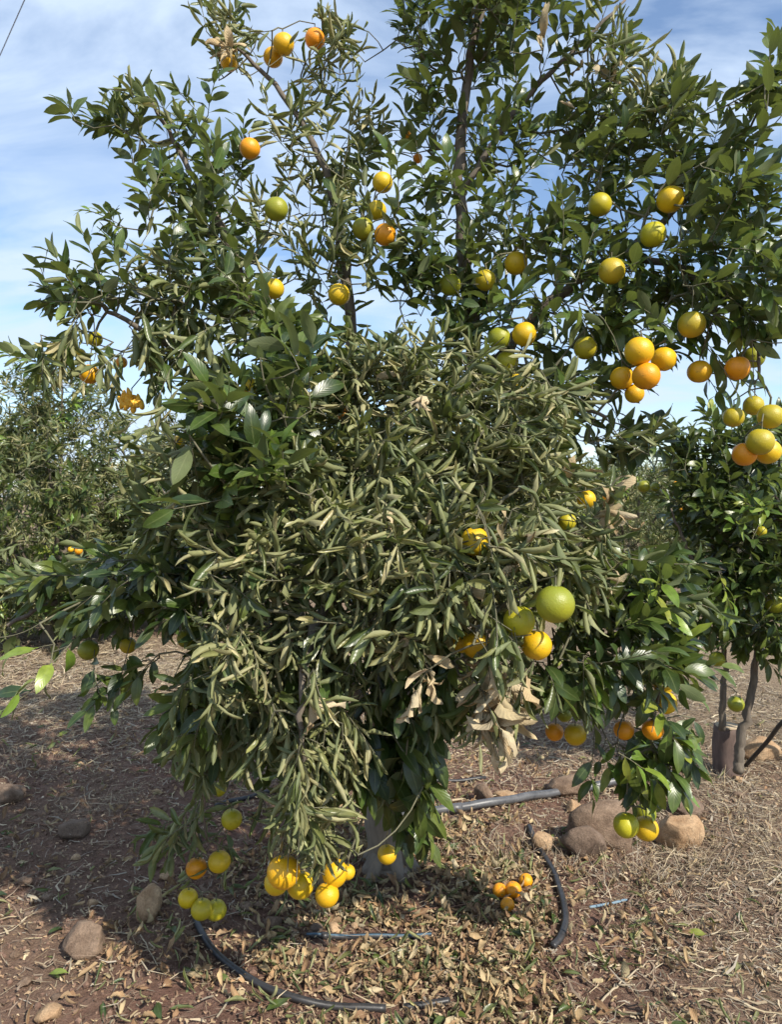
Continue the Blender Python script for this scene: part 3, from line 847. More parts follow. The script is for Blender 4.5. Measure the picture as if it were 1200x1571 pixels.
# ================================================================== main tree
def B(px, py, d, rx, ry, rd, n, kinds, direc, **k):
    return shoot_batch(P(px, py, d), (rx * d / F, rd, ry * d / F), n, kinds, direc, **k)
tb = G(597, 1332)
T0 = tb.copy()
trunk_pts = smooth_path([tb + [0, 0, -0.06], tb + [0, 0, 0.0], tb + [-0.005, 0.0, 0.06], P(590, 1255, tb[1] - 0.02), P(588, 1180, tb[1] - 0.02), P(596, 1110, tb[1])], 6)
tr_r = np.interp(np.linspace(0, 1, len(trunk_pts)), [0, 0.2, 0.4, 0.7, 1.0], [0.125, 0.105, 0.075, 0.066, 0.062])
DT = tb[1]
fork = P(596, 1120, DT)
limbs = [
    ([fork, P(640, 1000, 2.8), P(690, 850, 2.75), P(715, 700, 2.68), P(728, 540, 2.62), P(706, 300, 2.62), P(716, 130, 2.62), P(745, -20, 2.6), P(760, -110, 2.6)], 0.045, 0.007),
    ([P(722, 625, 2.65), P(770, 545, 2.58), P(860, 450, 2.5), P(960, 390, 2.42), P(1060, 300, 2.38), P(1150, 200, 2.3)], 0.026, 0.006),
    ([fork, P(560, 960, 2.75), P(545, 760, 2.7), P(540, 560, 2.65), P(525, 380, 2.65), P(490, 240, 2.66), P(420, 130, 2.66), P(350, 60, 2.68)], 0.034, 0.005),
    ([P(548, 800, 2.7), P(470, 680, 2.6), P(405, 520, 2.52), P(350, 370, 2.5), P(290, 260, 2.5), P(230, 150, 2.5)], 0.026, 0.005),
    ([fork, P(480, 1000, 2.6), P(360, 900, 2.4), P(230, 890, 2.25), P(110, 915, 2.2), P(10, 960, 2.1)], 0.028, 0.005),
    ([P(470, 690, 2.6), P(330, 580, 2.42), P(210, 500, 2.32), P(110, 450, 2.25)], 0.018, 0.004),
    ([fork, P(700, 1030, 2.55), P(830, 940, 2.3), P(940, 930, 2.1), P(1010, 960, 2.0), P(1010, 1080, 1.98)], 0.028, 0.005),
    ([fork, P(600, 980, 2.5), P(590, 880, 2.15), P(600, 760, 1.95)], 0.026, 0.008),
    ([P(592, 900, 2.2), P(500, 930, 1.85), P(460, 1080, 1.68), P(470, 1220, 1.72)], 0.016, 0.004),
    ([P(592, 900, 2.2), P(720, 850, 1.92), P(820, 840, 1.75)], 0.018, 0.005),
    ([P(480, 1000, 2.6), P(380, 960, 2.2), P(330, 1040, 2.15), P(310, 1180, 2.2), P(318, 1290, 2.27)], 0.016, 0.003),
    ([P(690, 850, 2.75), P(760, 700, 2.45), P(840, 620, 2.25), P(930, 640, 2.15)], 0.02, 0.005),
    ([fork, P(640, 960, 3.0), P(620, 760, 3.25), P(600, 560, 3.35)], 0.03, 0.006),
    ([fork, P(740, 960, 3.0), P(820, 850, 3.15), P(850, 760, 3.2)], 0.026, 0.006),
    ([fork, P(470, 960, 3.0), P(410, 840, 3.15), P(390, 720, 3.2)], 0.026, 0.006),
    ([P(706, 300, 2.62), P(800, 160, 2.55), P(900, 60, 2.5), P(960, 0, 2.5)], 0.014, 0.004),
    ([P(960, 390, 2.42), P(1060, 420, 2.28), P(1150, 490, 2.15), P(1165, 580, 2.1)], 0.013, 0.004),
    ([P(595, 1090, 2.75), P(600, 1080, 2.25), P(610, 1130, 2.02), P(625, 1220, 2.0)], 0.013, 0.004),
]
H = {'H': 1}; HY = {'H': 5, 'Y': 1}; C = {'C': 7, 'S': 3, 'D': 0.2}; CS = {'C': 4, 'S': 6, 'H': 1}
M_ = {'C': 4, 'S': 4, 'H': 4}; HS = {'H': 6, 'S': 4, 'C': 1}; CD = {'C': 6, 'D': 3}; Y = {'Y': 3, 'H': 2}
bt = [
    # upper left limb
    B(235, 165, 2.5, 55, 55, .12, 10, HS, (-.4, -.2, .8)), B(150, 175, 2.5, 40, 22, .08, 5, H, (-.6, 0, .7), L=(.06, .12)),
    B(320, 225, 2.5, 55, 80, .2, 15, H, (-.2, -.2, .7)), B(285, 330, 2.45, 80, 70, .25, 24, H, (-.4, -.2, .6)),
    B(150, 340, 2.35, 25, 40, .08, 4, HY, (-.5, 0, .8), L=(.08, .14), size=(.05, .075)), B(300, 430, 2.4, 110, 70, .3, 32, HS, (-.4, -.3, .4)),
    B(180, 440, 2.35, 80, 55, .25, 18, HS, (-.6, -.2, .4)), B(80, 450, 2.25, 45, 35, .1, 5, HY, (-.9, 0, .25)),
    B(170, 545, 2.25, 100, 55, .25, 17, CS, (-.2, -.2, -.4), droop=.6), B(40, 560, 2.2, 30, 25, .08, 3, Y, (-.7, -.2, .2), size=(.07, .09)),
    B(300, 530, 2.3, 80, 60, .25, 16, CS, (0, -.4, -.3), droop=.7),
    # thin curled top
    B(360, 45, 2.68, 60, 45, .15, 13, C, (-.1, 0, 1), spread=.6), B(500, 95, 2.68, 70, 55, .18, 14, C, (.2, -.1, .7), spread=.7),
    B(470, 210, 2.66, 70, 80, .2, 17, C, (0, -.2, .6), spread=.7), B(560, 190, 2.7, 40, 60, .2, 11, C, (.5, -.2, .5)),
    B(440, 330, 2.6, 50, 50, .2, 6, C, (-.2, -.2, .4)), B(550, 400, 2.5, 90, 60, .3, 18, M_, (0, -.4, .5)),
    B(520, 290, 2.6, 60, 60, .2, 8, CS, (0, -.3, .5)),
    # central leader
    B(640, 40, 2.55, 45, 60, .2, 12, H, (-.2, -.2, .7)), B(720, 50, 2.6, 80, 80, .25, 20, H, (0, -.2, .8)),
    B(810, 50, 2.55, 90, 70, .3, 20, H, (.3, -.2, .7)), B(660, 190, 2.6, 50, 70, .2, 12, H, (-.4, -.2, .6)),
    B(760, 200, 2.6, 80, 70, .3, 17, H, (.3, -.3, .6)), B(640, 330, 2.5, 70, 80, .3, 17, H, (-.3, -.3, .5)),
    B(780, 330, 2.5, 80, 70, .3, 15, HS, (.2, -.4, .5)), B(690, 430, 2.5, 90, 60, .3, 20, H, (0, -.5, .3)),
    B(880, 170, 2.5, 60, 60, .2, 10, H, (.4, -.2, .6)),
    # right side
    B(930, 90, 2.45, 60, 70, .2, 16, {'S': 5, 'C': 4, 'H': 2, 'D': .6}, (.35, -.1, .9), spread=.35), B(1030, 170, 2.4, 75, 55, .2, 20, {'S': 5, 'C': 4, 'H': 2}, (.6, -.2, .7), spread=.35),
    B(960, 230, 2.45, 80, 55, .25, 16, HS, (.4, -.2, .5)), B(1105, 210, 2.3, 75, 60, .2, 17, H, (.5, -.2, .7)),
    B(1185, 130, 2.15, 30, 70, .12, 8, H, (.3, 0, .9)), B(1110, 320, 2.3, 95, 55, .3, 24, H, (.4, -.3, .3)),
    B(960, 330, 2.5, 90, 60, .3, 15, H, (.3, -.3, .3)), B(1110, 420, 2.2, 100, 60, .3, 26, HY, (.4, -.4, .1), droop=.3),
    B(960, 440, 2.35, 100, 55, .3, 21, H, (.3, -.4, .2)), B(860, 390, 2.45, 70, 50, .3, 13, H, (.3, -.3, .5)),
    B(1170, 500, 2.1, 45, 60, .2, 11, HY, (.3, -.3, -.3), droop=.6), B(900, 505, 2.35, 90, 35, .25, 14, H, (.3, -.4, -.1), droop=.4),
    B(760, 470, 2.45, 90, 55, .3, 20, H, (0, -.5, .2)), B(1040, 500, 2.2, 60, 35, .2, 8, HY, (.2, -.5, -.3), droop=.4),
    B(1190, 380, 2.2, 40, 80, .2, 10, H, (.5, -.2, .2)),
    B(1150, 590, 2.12, 45, 30, .1, 4, H, (.2, -.3, -.7), droop=.5, nl=(4, 7)),
    B(900, 600, 2.3, 70, 30, .2, 11, HS, (.5, -.2, .1)), B(960, 670, 2.3, 60, 30, .2, 11, HS, (.7, -.2, .1)),
    # curled mass in the middle
    B(600, 550, 2.15, 130, 60, .25, 36, C, (-.1, -.6, .5)), B(720, 600, 2.05, 100, 70, .25, 36, C, (.4, -.6, .2)),
    B(830, 620, 2.1, 75, 55, .25, 24, C, (.8, -.4, .1), spread=.35), B(640, 700, 1.92, 130, 80, .25, 50, C, (.1, -.7, .45)),
    B(800, 710, 1.95, 100, 70, .25, 42, C, (.7, -.5, -.05), spread=.35), B(500, 620, 2.1, 80, 90, .25, 30, CS, (-.1, -.6, .4)),
    B(430, 500, 2.15, 70, 60, .2, 16, H, (-.1, -.5, .7)), B(410, 640, 2.0, 60, 80, .2, 18, HS, (-.1, -.6, .5)),
    # broad healthy sprig
    B(340, 640, 1.8, 45, 80, .1, 8, HY, (-.1, -.4, .8), size=(.10, .135), L=(.12, .2), nl=(6, 9)), B(445, 560, 1.8, 18, 50, .06, 4, HY, (0, -.2, 1), size=(.10, .13), nl=(6, 9)),
    B(330, 760, 1.78, 70, 60, .15, 7, HY, (-.2, -.6, .3), size=(.10, .135), nl=(6, 9)), B(310, 720, 1.88, 80, 80, .15, 16, C, (-.3, -.5, .1)), B(430, 720, 1.8, 60, 60, .15, 6, HY, (.1, -.6, .3), size=(.095, .13), nl=(6, 9)), B(430, 760, 1.85, 80, 80, .15, 16, C, (0, -.6, .3)),
    B(260, 640, 2.05, 80, 60, .2, 8, C, (-.4, -.4, -.2), droop=.6, nl=(5, 8)), B(215, 730, 2.0, 45, 50, .15, 5, CS, (-.6, -.4, 0), nl=(6, 9)),
    B(280, 790, 2.0, 60, 50, .2, 14, CS, (-.5, -.5, .1)),
    # lower middle
    B(600, 820, 1.78, 140, 80, .22, 50, C, (0, -.7, .2)), B(760, 820, 1.72, 90, 70, .2, 30, C, (.5, -.6, -.1)),
    B(880, 790, 1.9, 50, 50, .2, 14, C, (.9, -.4, -.1), spread=.35), B(420, 860, 1.8, 120, 70, .2, 34, {'C': 6, 'S': 3, 'H': .7}, (-.2, -.7, .1)),
    B(240, 860, 2.1, 100, 35, .25, 18, HS, (-.6, -.4, .1)), B(110, 895, 2.2, 80, 25, .2, 12, HS, (-.9, -.2, 0)),
    B(250, 910, 2.1, 120, 40, .3, 28, H, (-.4, -.4, -.1)), B(130, 930, 2.15, 90, 25, .2, 12, H, (-.7, -.3, -.3), droop=.4),
    B(160, 1030, 2.05, 55, 30, .08, 5, H, (-.4, -.2, -.7), droop=.4, nl=(5, 8)), B(45, 1060, 1.75, 30, 30, .05, 2, HY, (-.4, 0, -.5), nl=(4, 6)), B(40, 985, 1.9, 50, 20, .05, 2, HY, (-.6, 0, -.5), nl=(3, 5)),
    B(600, 930, 1.72, 120, 80, .22, 44, C, (0, -.7, -.1), droop=.2), B(760, 930, 1.72, 80, 80, .22, 24, C, (.4, -.6, -.3), droop=.4),
    B(900, 890, 1.88, 80, 60, .22, 26, CS, (.6, -.5, 0)), B(990, 900, 2.0, 70, 55, .2, 22, {'H': 4, 'Y': 1, 'S': 2}, (.7, -.4, .1)),
    B(950, 980, 1.92, 90, 60, .22, 24, {'H': 4, 'Y': 2, 'S': 2}, (.5, -.5, 0)), B(1030, 1000, 2.0, 40, 60, .15, 9, HY, (.7, -.3, 0)),
    B(420, 990, 1.83, 140, 70, .22, 42, {'C': 6, 'S': 3, 'H': .7}, (-.1, -.7, -.1), droop=.3), B(330, 1070, 2.0, 75, 70, .22, 32, {'H': 3, 'S': 5, 'C': 3}, (-.3, -.4, -.6), droop=.6),
    B(490, 1060, 1.85, 100, 70, .2, 30, {'C': 6, 'S': 3, 'H': .7}, (0, -.5, -.6), droop=.7), B(640, 1040, 1.95, 90, 60, .2, 24, HS, (0, -.5, -.5), droop=.6),
    B(760, 1060, 1.72, 50, 60, .12, 11, CD, (.1, -.3, -.9), droop=.8), B(850, 1040, 1.9, 50, 40, .15, 10, HS, (.3, -.3, -.5), droop=.5),
    B(310, 1150, 2.15, 65, 45, .2, 20, CS, (-.2, -.3, -.8), droop=.8), B(265, 1270, 2.28, 45, 30, .08, 7, {'C': 1, 'S': 1}, (-.5, -.2, -.5), droop=.5), B(310, 1330, 2.3, 30, 40, .06, 4, CS, (-.2, -.2, -.8), nl=(4, 6)),
    B(480, 1140, 1.75, 95, 60, .12, 16, {'C': 5, 'S': 1}, (0, -.2, -.8), spread=.6, droop=.6), B(400, 1110, 1.95, 70, 60, .15, 16, CS, (-.2, -.3, -.7), droop=.6), B(480, 1200, 1.7, 75, 60, .1, 14, {'C': 1}, (0, -.1, -1), spread=.7, droop=.7), B(480, 1285, 1.75, 85, 30, .1, 12, {'C': 1}, (.1, -.1, -.7), spread=.7, droop=.6),
    B(600, 1140, 1.95, 55, 35, .12, 15, H, (.1, -.3, -.8), droop=.8, size=(.10, .14), nl=(5, 9)), B(555, 1165, 1.92, 50, 45, .1, 9, HS, (0, -.3, -.8), droop=.8, size=(.09, .12)), B(640, 1225, 1.98, 30, 35, .1, 9, HY, (.1, -.2, -.9), droop=.8, size=(.09, .12), nl=(5, 8)),
    B(940, 1060, 2.0, 80, 35, .2, 16, {'H': 3, 'Y': 2}, (.3, -.4, -.4), droop=.4), B(1020, 1150, 2.02, 40, 35, .1, 9, {'H': 3, 'Y': 2}, (.3, -.3, -.5), droop=.5),
    B(975, 1195, 2.1, 40, 28, .08, 7, {'H': 3, 'Y': 2}, (0, -.2, -.8), droop=.5), B(910, 1190, 2.1, 15, 20, .05, 2, H, (-.1, -.1, -.9), nl=(4, 6)),
    # single dead sprays that catch the eye
    B(842, 62, 2.35, 6, 6, .02, 1, {'D': 1}, (.3, -.4, .5), L=(.03, .05), nl=(3, 4), size=(.10, .12)), B(880, 165, 2.35, 4, 4, .02, 1, {'D': 1}, (0, -.5, -.6), L=(.02, .03), nl=(1, 1), size=(.07, .08)),
    B(940, 95, 2.35, 10, 6, .02, 1, {'D': 1}, (.7, -.3, .2), L=(.04, .06), nl=(3, 4), size=(.09, .11)), B(352, 80, 2.6, 12, 10, .03, 2, {'D': 1}, (0, -.3, -.3), L=(.05, .08), nl=(5, 7), size=(.07, .1)),
    B(935, 895, 1.75, 6, 6, .02, 1, {'D': 1}, (.2, -.5, -.3), L=(.03, .05), nl=(4, 5), size=(.06, .08)), B(955, 800, 1.95, 6, 6, .02, 1, {'D': 1}, (.2, -.4, -.5), L=(.02, .03), nl=(2, 2), size=(.07, .08)),
    B(650, 610, 1.75, 8, 8, .02, 2, {'D': 1}, (.1, -.6, .1), L=(.02, .04), nl=(2, 3), size=(.06, .08)), B(760, 1090, 1.62, 20, 50, .05, 5, {'D': 1, 'C': 1}, (0, -.1, -1), L=(.06, .1), nl=(4, 6), size=(.08, .1), droop=.6),
    B(640, 1030, 1.62, 25, 30, .04, 3, {'D': 1}, (.1, -.2, -.8), L=(.05, .08), nl=(3, 4), size=(.08, .1)), B(485, 1080, 1.58, 15, 40, .03, 3, {'D': 1, 'C': 1}, (0, -.1, -.9), L=(.05, .08), nl=(3, 4), size=(.08, .1)),
    B(320, 605, 1.72, 8, 6, .02, 1, {'D': 1}, (-.5, -.4, 0), L=(.02, .03), nl=(1, 2), size=(.07, .08)), B(700, 900, 1.6, 30, 30, .04, 3, {'D': 1, 'C': 3}, (.2, -.3, -.7), L=(.06, .1), nl=(4, 5), size=(.09, .11)),
    # inside and far side of the crown
    B(620, 830, 2.5, 250, 230, .35, 150, HS, (0, -.3, .4), spread=.9), B(640, 760, 3.2, 260, 190, .3, 110, HS, (0, .6, .4), spread=.7),
    B(440, 640, 2.5, 150, 140, .3, 34, M_, (-.2, -.2, .4), spread=.8), B(760, 620, 2.5, 160, 130, .3, 40, M_, (.3, -.2, .4), spread=.8),
    B(350, 480, 2.5, 100, 80, .3, 12, HS, (-.2, 0, .4), spread=.8),
]
rm = np.random.default_rng(21)
main_tree = build_tree('orange_tree', 'large orange tree with withered curled leaves and many fruit, trunk hidden behind foliage', 'tree', 'orange trees of the orchard',
                       tb, (trunk_pts, tr_r), limbs, bt, mf, rm, 300)
# buttress roots at the foot of the trunk
for a_, l_ in ((-2.2, 0.12), (-1.2, 0.13), (-0.4, 0.12), (1.0, 0.12), (2.4, 0.12)):
    dr = np.array([math.cos(a_), math.sin(a_), 0])
    pts = smooth_path([np.array([0, 0, 0.11]) + dr * 0.045, np.array([0, 0, 0.035]) + dr * 0.085, np.array([0, 0, -0.03]) + dr * (l_ + 0.02)], 4)
    link('root', tube_mesh('root', pts, np.linspace(0.03, 0.02, len(pts)), M_BARK, 8, 0.05), main_tree)

# ================================================================== neighbour tree on the right
rb = G(1118, 1182)
rf = []
def rfruit(*a, **k):
    k['group'] = 'green oranges on the neighbouring dark tree'
    f = fruit(*a, **k); rf.append(f)
rfruit(1130, 1080, 25, 'g', 'small green fruit hanging between the two stems of the dark tree', d=3.5)
rfruit(1101, 1011, 24, 'g', 'shaded green fruit above the left stem of the dark tree', d=3.5, show=.8)
rfruit(1190, 925, 32, 'g', 'dark green fruit inside the shaded crown of the dark tree', d=3.4, show=.8)
rfruit(988, 746, 20, 'g', 'pale green fruit hanging at the left tip of the dark tree against the far orchard', d=3.6)
rfruit(1006, 747, 15, 'g', 'smaller green fruit beside the pale green one at the left tip', d=3.65, show=.6)
rfruit(1169, 815, 16, 'yg', 'small yellow-green fruit among bright young leaves of the dark tree', d=3.2, show=.8)
rlimbs = [
    ([P(1108, 1120, 3.72), P(1109, 1060, 3.7), P(1113, 1020, 3.68), P(1105, 930, 3.65), P(1090, 800, 3.6), P(1070, 690, 3.6)], 0.018, 0.006),
    ([P(1133, 1184, 3.66), P(1137, 1140, 3.66), P(1151, 1080, 3.66), P(1160, 1020, 3.66), P(1170, 930, 3.65), P(1190, 800, 3.65), P(1200, 660, 3.65)], 0.026, 0.008),
    ([P(1170, 930, 3.65), P(1260, 850, 3.7), P(1330, 760, 3.7)], 0.018, 0.006),
    ([P(1105, 930, 3.65), P(1060, 850, 3.5), P(1030, 780, 3.5)], 0.012, 0.005),
    ([P(1190, 800, 3.65), P(1200, 790, 3.4), P(1190, 760, 3.2)], 0.012, 0.005),
]
rbt = [
    B(1045, 690, 3.6, 30, 35, .15, 18, H, (-.2, 0, .9), size=(.08, .11)), B(1080, 640, 3.6, 12, 25, .08, 3, Y, (-.2, 0, 1), L=(.12, .2)),
    B(1130, 690, 3.55, 50, 50, .2, 26, H, (-.1, -.2, .8), size=(.08, .115)), B(1200, 660, 3.6, 60, 50, .25, 24, H, (.1, -.2, .8), size=(.08, .115)),
    B(1085, 780, 3.55, 50, 60, .25, 34, H, (-.4, -.3, .4), size=(.08, .115)), B(1170, 780, 3.4, 60, 60, .25, 34, H, (0, -.5, .4), size=(.08, .115)),
    B(1150, 800, 3.15, 30, 30, .1, 6, Y, (0, -.5, .2), L=(.08, .12)), B(1260, 780, 3.6, 70, 100, .3, 50, H, (.3, -.3, .4)),
    B(1110, 880, 3.5, 60, 50, .25, 40, H, (-.3, -.4, 0)), B(1180, 890, 3.4, 60, 60, .25, 40, H, (0, -.5, 0)), B(1115, 930, 3.2, 20, 30, .08, 3, Y, (-.2, -.3, -.6), droop=.5),
    B(1110, 960, 3.6, 60, 30, .25, 24, H, (-.2, -.3, -.5), droop=.5), B(1190, 980, 3.5, 60, 40, .25, 28, H, (.1, -.3, -.5), droop=.5),
    B(1250, 950, 3.6, 60, 60, .3, 30, H, (.3, -.2, -.2)), B(1180, 820, 4.05, 130, 140, .25, 60, H, (0, .6, .3)),
    B(1010, 755, 3.6, 25, 20, .1, 4, H, (-.8, 0, .1), nl=(5, 8)),
]
dark_tree = build_tree('orange_tree', 'dark green orange tree on two stems growing beside a cut stump', 'tree', 'orange trees of the orchard',
                       rb, None, rlimbs, rbt, rf, np.random.default_rng(33), 300)
st = G(1116, 1186)
stv = smooth_path([st + [0, 0, -0.05], st + [0, 0, 0.02], st + [-0.004, 0, 0.12], st + [0.0, 0, 0.245]], 4)
so = link('stump', tube_mesh('stump', stv - rb, np.linspace(0.072, 0.066, len(stv)), M_STUMP, 16, 0.025), dark_tree)
so['label'] = 'reddish brown cut stump with a pale sawn top'
ct = stv[-1] - rb
co = link('sawn_top', tube_mesh('sawn_top', [ct + [0, 0, -0.003], ct + [0, 0, 0.004]], [0.064, 0.06], M_CUT, 16, 0.025), so)

# ================================================================== trees across the lane
def auto_tree(base, height, rx, rng, kinds, n, size=(.07, .1), nparts=0, label='', group='orange trees of the orchard', skirt=0.25, low=True, fruit_spots=(), flen='', asp=1.0):
    base = np.asarray(base, float)
    trunk = smooth_path([base + [0, 0, -.05], base + [0.01, 0, .2], base + [0, 0.01, .5]], 5)
    fk = trunk[-1] - [0, 0, 0.03]
    limbs_ = []
    for i in range(6):
        a = i * 1.05 + rng.uniform(-.3, .3); rr = rng.uniform(.5, .75) * rx; h = height * rng.uniform(.6, .88)
        if i == 0: rr *= 0.2; h = height * .93
        e = base + np.array([rr * math.cos(a), rr * math.sin(a) * asp, h])
        limbs_.append(([fk, fk * .6 + e * .4 + np.array([rng.normal(0, .06), rng.normal(0, .06), -.05]), e], 0.035, 0.007))
    bts = []; per = 6
    for i in range(max(1, n // per)):
        v = norm(rng.normal(size=3)); rad = rng.uniform(.55, .95)
        z = skirt + (height - skirt) * (0.5 + 0.5 * v[2] * rad) ** 1.25
        taper = 1.0 - 0.35 * max(0, v[2])
        c_ = base + np.array([rx * v[0] * rad * taper, rx * v[1] * rad * taper * asp, z])
        d_ = np.array([v[0], v[1], 0.35 + 0.5 * v[2]])
        bts.append(shoot_batch(c_, (rx * .16,) * 3, per, kinds[int(rng.integers(len(kinds)))], d_, .5, (.1, .2), size, (9, 14)))
    return build_tree('orange_tree', label, 'tree', group, base, (trunk, np.linspace(.07, .05, len(trunk))), limbs_, bts, list(fruit_spots), rng, nparts, low, twig_r=0.0016)

def gb(px, d):
    x = (px - CX) / F * d
    return np.array([x, d, float(gz(x, d))])
KB = [{'S': 5, 'H': 3, 'C': 4}, {'H': 3, 'S': 4, 'Y': 1}, {'C': 6, 'S': 4}]
t_left = auto_tree(gb(70, 7.0), 2.72, 1.3, np.random.default_rng(51), KB, 1800, (.09, .13), 300, 'olive green bushy tree across the lane, behind the left side of the withered tree', skirt=.1)
t_left2 = auto_tree(gb(-230, 6.7), 2.5, 1.15, np.random.default_rng(52), KB, 1100, (.09, .13), 0, 'bushy tree across the lane cut off by the left picture edge', skirt=.1)
t_mid = auto_tree(gb(330, 8.0), 2.45, 1.4, np.random.default_rng(53), KB, 1200, (.09, .13), 0, 'bushy tree across the lane mostly hidden behind the middle of the withered tree', skirt=.1)
t_far = auto_tree(gb(960, 11.5), 2.2, 1.6, np.random.default_rng(54), [{'C': 6, 'S': 4}, {'S': 4, 'Y': 1, 'C': 3}, {'H': 3, 'S': 4}], 1400, (.09, .13), 0, 'pale olive sunlit tree far off, seen in the gap beside the dark tree', skirt=.1)

def copy_tree(src, loc, rz, sc, label, group):
    r = src.copy(); COL.objects.link(r); r.location = loc; r.rotation_euler = (0, 0, rz); r.scale = (sc,) * 3
    r['label'] = label; r['group'] = group
    for ch in [c for c in src.children if not c.name.startswith('leaf')]:
        c = ch.copy(); COL.objects.link(c); c.parent = r
    return r
FARG = 'far orange trees in the next rows'
far = [(700, 12.2, t_far, 1.2, 0.95), (1190, 12.8, t_far, 2.6, 1.05), (1400, 12.0, t_mid, 0.7, 0.95), (480, 13.5, t_mid, 2.0, 0.95), (850, 17.0, t_mid, 1.0, 1.0),
       (1060, 17.5, t_far, 4.0, 1.08), (240, 13.0, t_far, 3.0, 1.0), (20, 14.0, t_mid, 4.4, 1.05), (-200, 13.5, t_far, 5.2, 1.1), (1270, 18.0, t_mid, 5.0, 1.0), (650, 18.0, t_far, 0.3, 1.0),
       (940, 23.0, t_mid, 3.3, 1.0), (1120, 23.5, t_far, 2.2, 1.0), (760, 23.0, t_far, 1.6, 1.0), (1000, 29.0, t_mid, 2.8, 1.0), (880, 29.0, t_far, 2.5, 1.0), (1150, 29.0, t_mid, .8, 1.0)]
for px, d, src, rz, sc in far:
    copy_tree(src, gb(px, d), rz, sc, ('distant olive tree in the second row back' if d < 15 else 'distant olive tree in the third row back' if d < 20 else 'distant tree in the last rows') + (', behind the withered tree' if px < 800 else ', behind the dark tree' if px > 1050 else ', seen between withered and dark tree'), FARG)

# fruit on the pale far tree
bfr = []
for px, py, dia, c_, d in ((930, 762, 12, 'o', 10.2), (943, 756, 11, 'yo', 10.2), (1047, 781, 13, 'o', 10.4), (1038, 742, 10, 'o', 10.4), (940, 802, 11, 'yg', 10.1), (1058, 770, 9, 'o', 10.5)):
    fruit(px, py, dia * 0.82, c_, 'tiny bright fruit on the pale tree in the gap beside the dark tree', d=d, group='tiny fruit on the pale far tree')
for px, py, dia, c_, d in ((120, 845, 12, 'o', 5.95), (108, 843, 9, 'yo', 6.0)):
    fruit(px, py, dia, c_, 'small orange fruit low on the bushy tree across the lane', d=d, group='fruit on the bushy tree across the lane')

# ================================================================== stones
LM = [((300, 1400), 'by the low left fruit bunch'), ((400, 1515), 'along the black hose curve'), ((560, 1440), 'by the striped black tube'), ((785, 1370), 'beside the fallen oranges'),
      ((860, 1420), 'along the black hose bend'), ((920, 1310), 'in front of the boulders'), ((1060, 1310), 'by the angular tan stone'), ((125, 1450), 'round the large brown stone on dark soil'),
      ((225, 1400), 'by the upright tan stone'), ((950, 1520), 'by the pale forked stick'), ((110, 1280), 'near the flat grey stone in shade'), ((600, 1335), 'at the trunk foot'), ((1130, 1450), 'in the chopped straw'),
      ((780, 1230), 'along the thick grey pipe'), ((130, 1080), 'on the lane edge'), ((1120, 1200), 'near the stump'), ((650, 1545), 'by the short hose end')]
LMW = np.array([G(*a)[:2] for a, _ in LM])
def near(p): return LM[int(np.argmin(np.hypot(*(LMW - np.asarray(p)[:2]).T)))][1]
def rock(px, py, w, h, mat, label, group=None, flat=1.0, seed=0, name='stone', deep=0.8, sink=0.42):
    """px, py: the foot of the stone in the photograph; w, h: its size there"""
    g = G(px, py); d = g[1]
    sx, sz = w * d / F / 2, h * d / F / 2
    rg = np.random.default_rng(seed + 100)
    b = bmesh.new(); bmesh.ops.create_icosphere(b, subdivisions=4 if w > 25 else 3, radius=1.0)
    dirs = norm(rg.normal(size=(9, 3))); offs = rg.uniform(0.55, 0.9, 9)
    ph = rg.uniform(0, 6, 6)
    for v in b.verts:
        p = np.array(v.co)
        for dn, of in zip(dirs, offs):
            e = p @ dn - of
            if e > 0: p = p - dn * e * 0.9
        n_ = 0.035 * math.sin(5 * p[0] + ph[0]) * math.sin(4 * p[1] + ph[1]) + 0.02 * math.sin(11 * p[2] + ph[2]) * math.sin(9 * p[0] + ph[3]) + 0.008 * math.sin(27 * p[0] + ph[4]) * math.sin(25 * p[2] + ph[5])
        p = p * (1 + n_)
        v.co = (p[0] * sx, p[1] * max(sx, sz) * deep, p[2] * sz)
    me = bpy.data.meshes.new(name); b.to_mesh(me); b.free()
    me.polygons.foreach_set('use_smooth', [True] * len(me.polygons)); me.materials.append(mat)
    o = link(name, me, None, (g[0], g[1] + max(sx, sz) * deep * 0.5, g[2] + sz * (1 - sink)))
    o.rotation_euler = (0, rg.normal(0, .08), rg.uniform(-.4, .4))
    tag(o, label, 'stone', group)
    return o
rock(225, 1412, 44, 62, M_ROCK_T, 'upright tan stone with a shadow across its top, left of the low fruit bunch', seed=1)
rock(126, 1470, 80, 60, M_ROCK_G, 'large rounded brown stone half buried in dark soil at the left', seed=2)
rock(110, 1288, 54, 36, M_ROCK_D, 'flat grey stone lying in the shaded soil at the left', seed=3)
rock(4, 1232, 60, 34, M_ROCK_G, 'pale brown stone cut by the left picture edge', seed=4)
rock(868, 1222, 58, 40, M_ROCK_G, 'rounded grey stone lying just behind the thick grey pipe', seed=5)
rock(745, 1232, 36, 34, M_ROCK_G, 'small round brown stone behind the thick grey pipe', seed=6)
rock(935, 1302, 118, 88, M_ROCK_G, 'biggest brown boulder behind the hanging yellow-green pair', seed=7, deep=.7)
rock(900, 1316, 84, 66, M_ROCK_D, 'dark rounded boulder leaning in front of the biggest boulder', seed=8, deep=.6)
rock(833, 1306, 34, 40, M_ROCK_T, 'small tan stone at the bend of the black hose', seed=9)
rock(1048, 1304, 84, 70, M_ROCK_T, 'angular sunlit tan stone to the right of the boulders', seed=10)
rock(1055, 1252, 64, 34, M_ROCK_D, 'dark flat stone behind the angular tan one', seed=11)
rock(882, 1248, 30, 24, M_ROCK_T, 'little pale stone between pipe and boulders', seed=12)
rock(1172, 1166, 64, 42, M_ROCK_T, 'tan stone under the slanting black pipe beside the stump', seed=13)
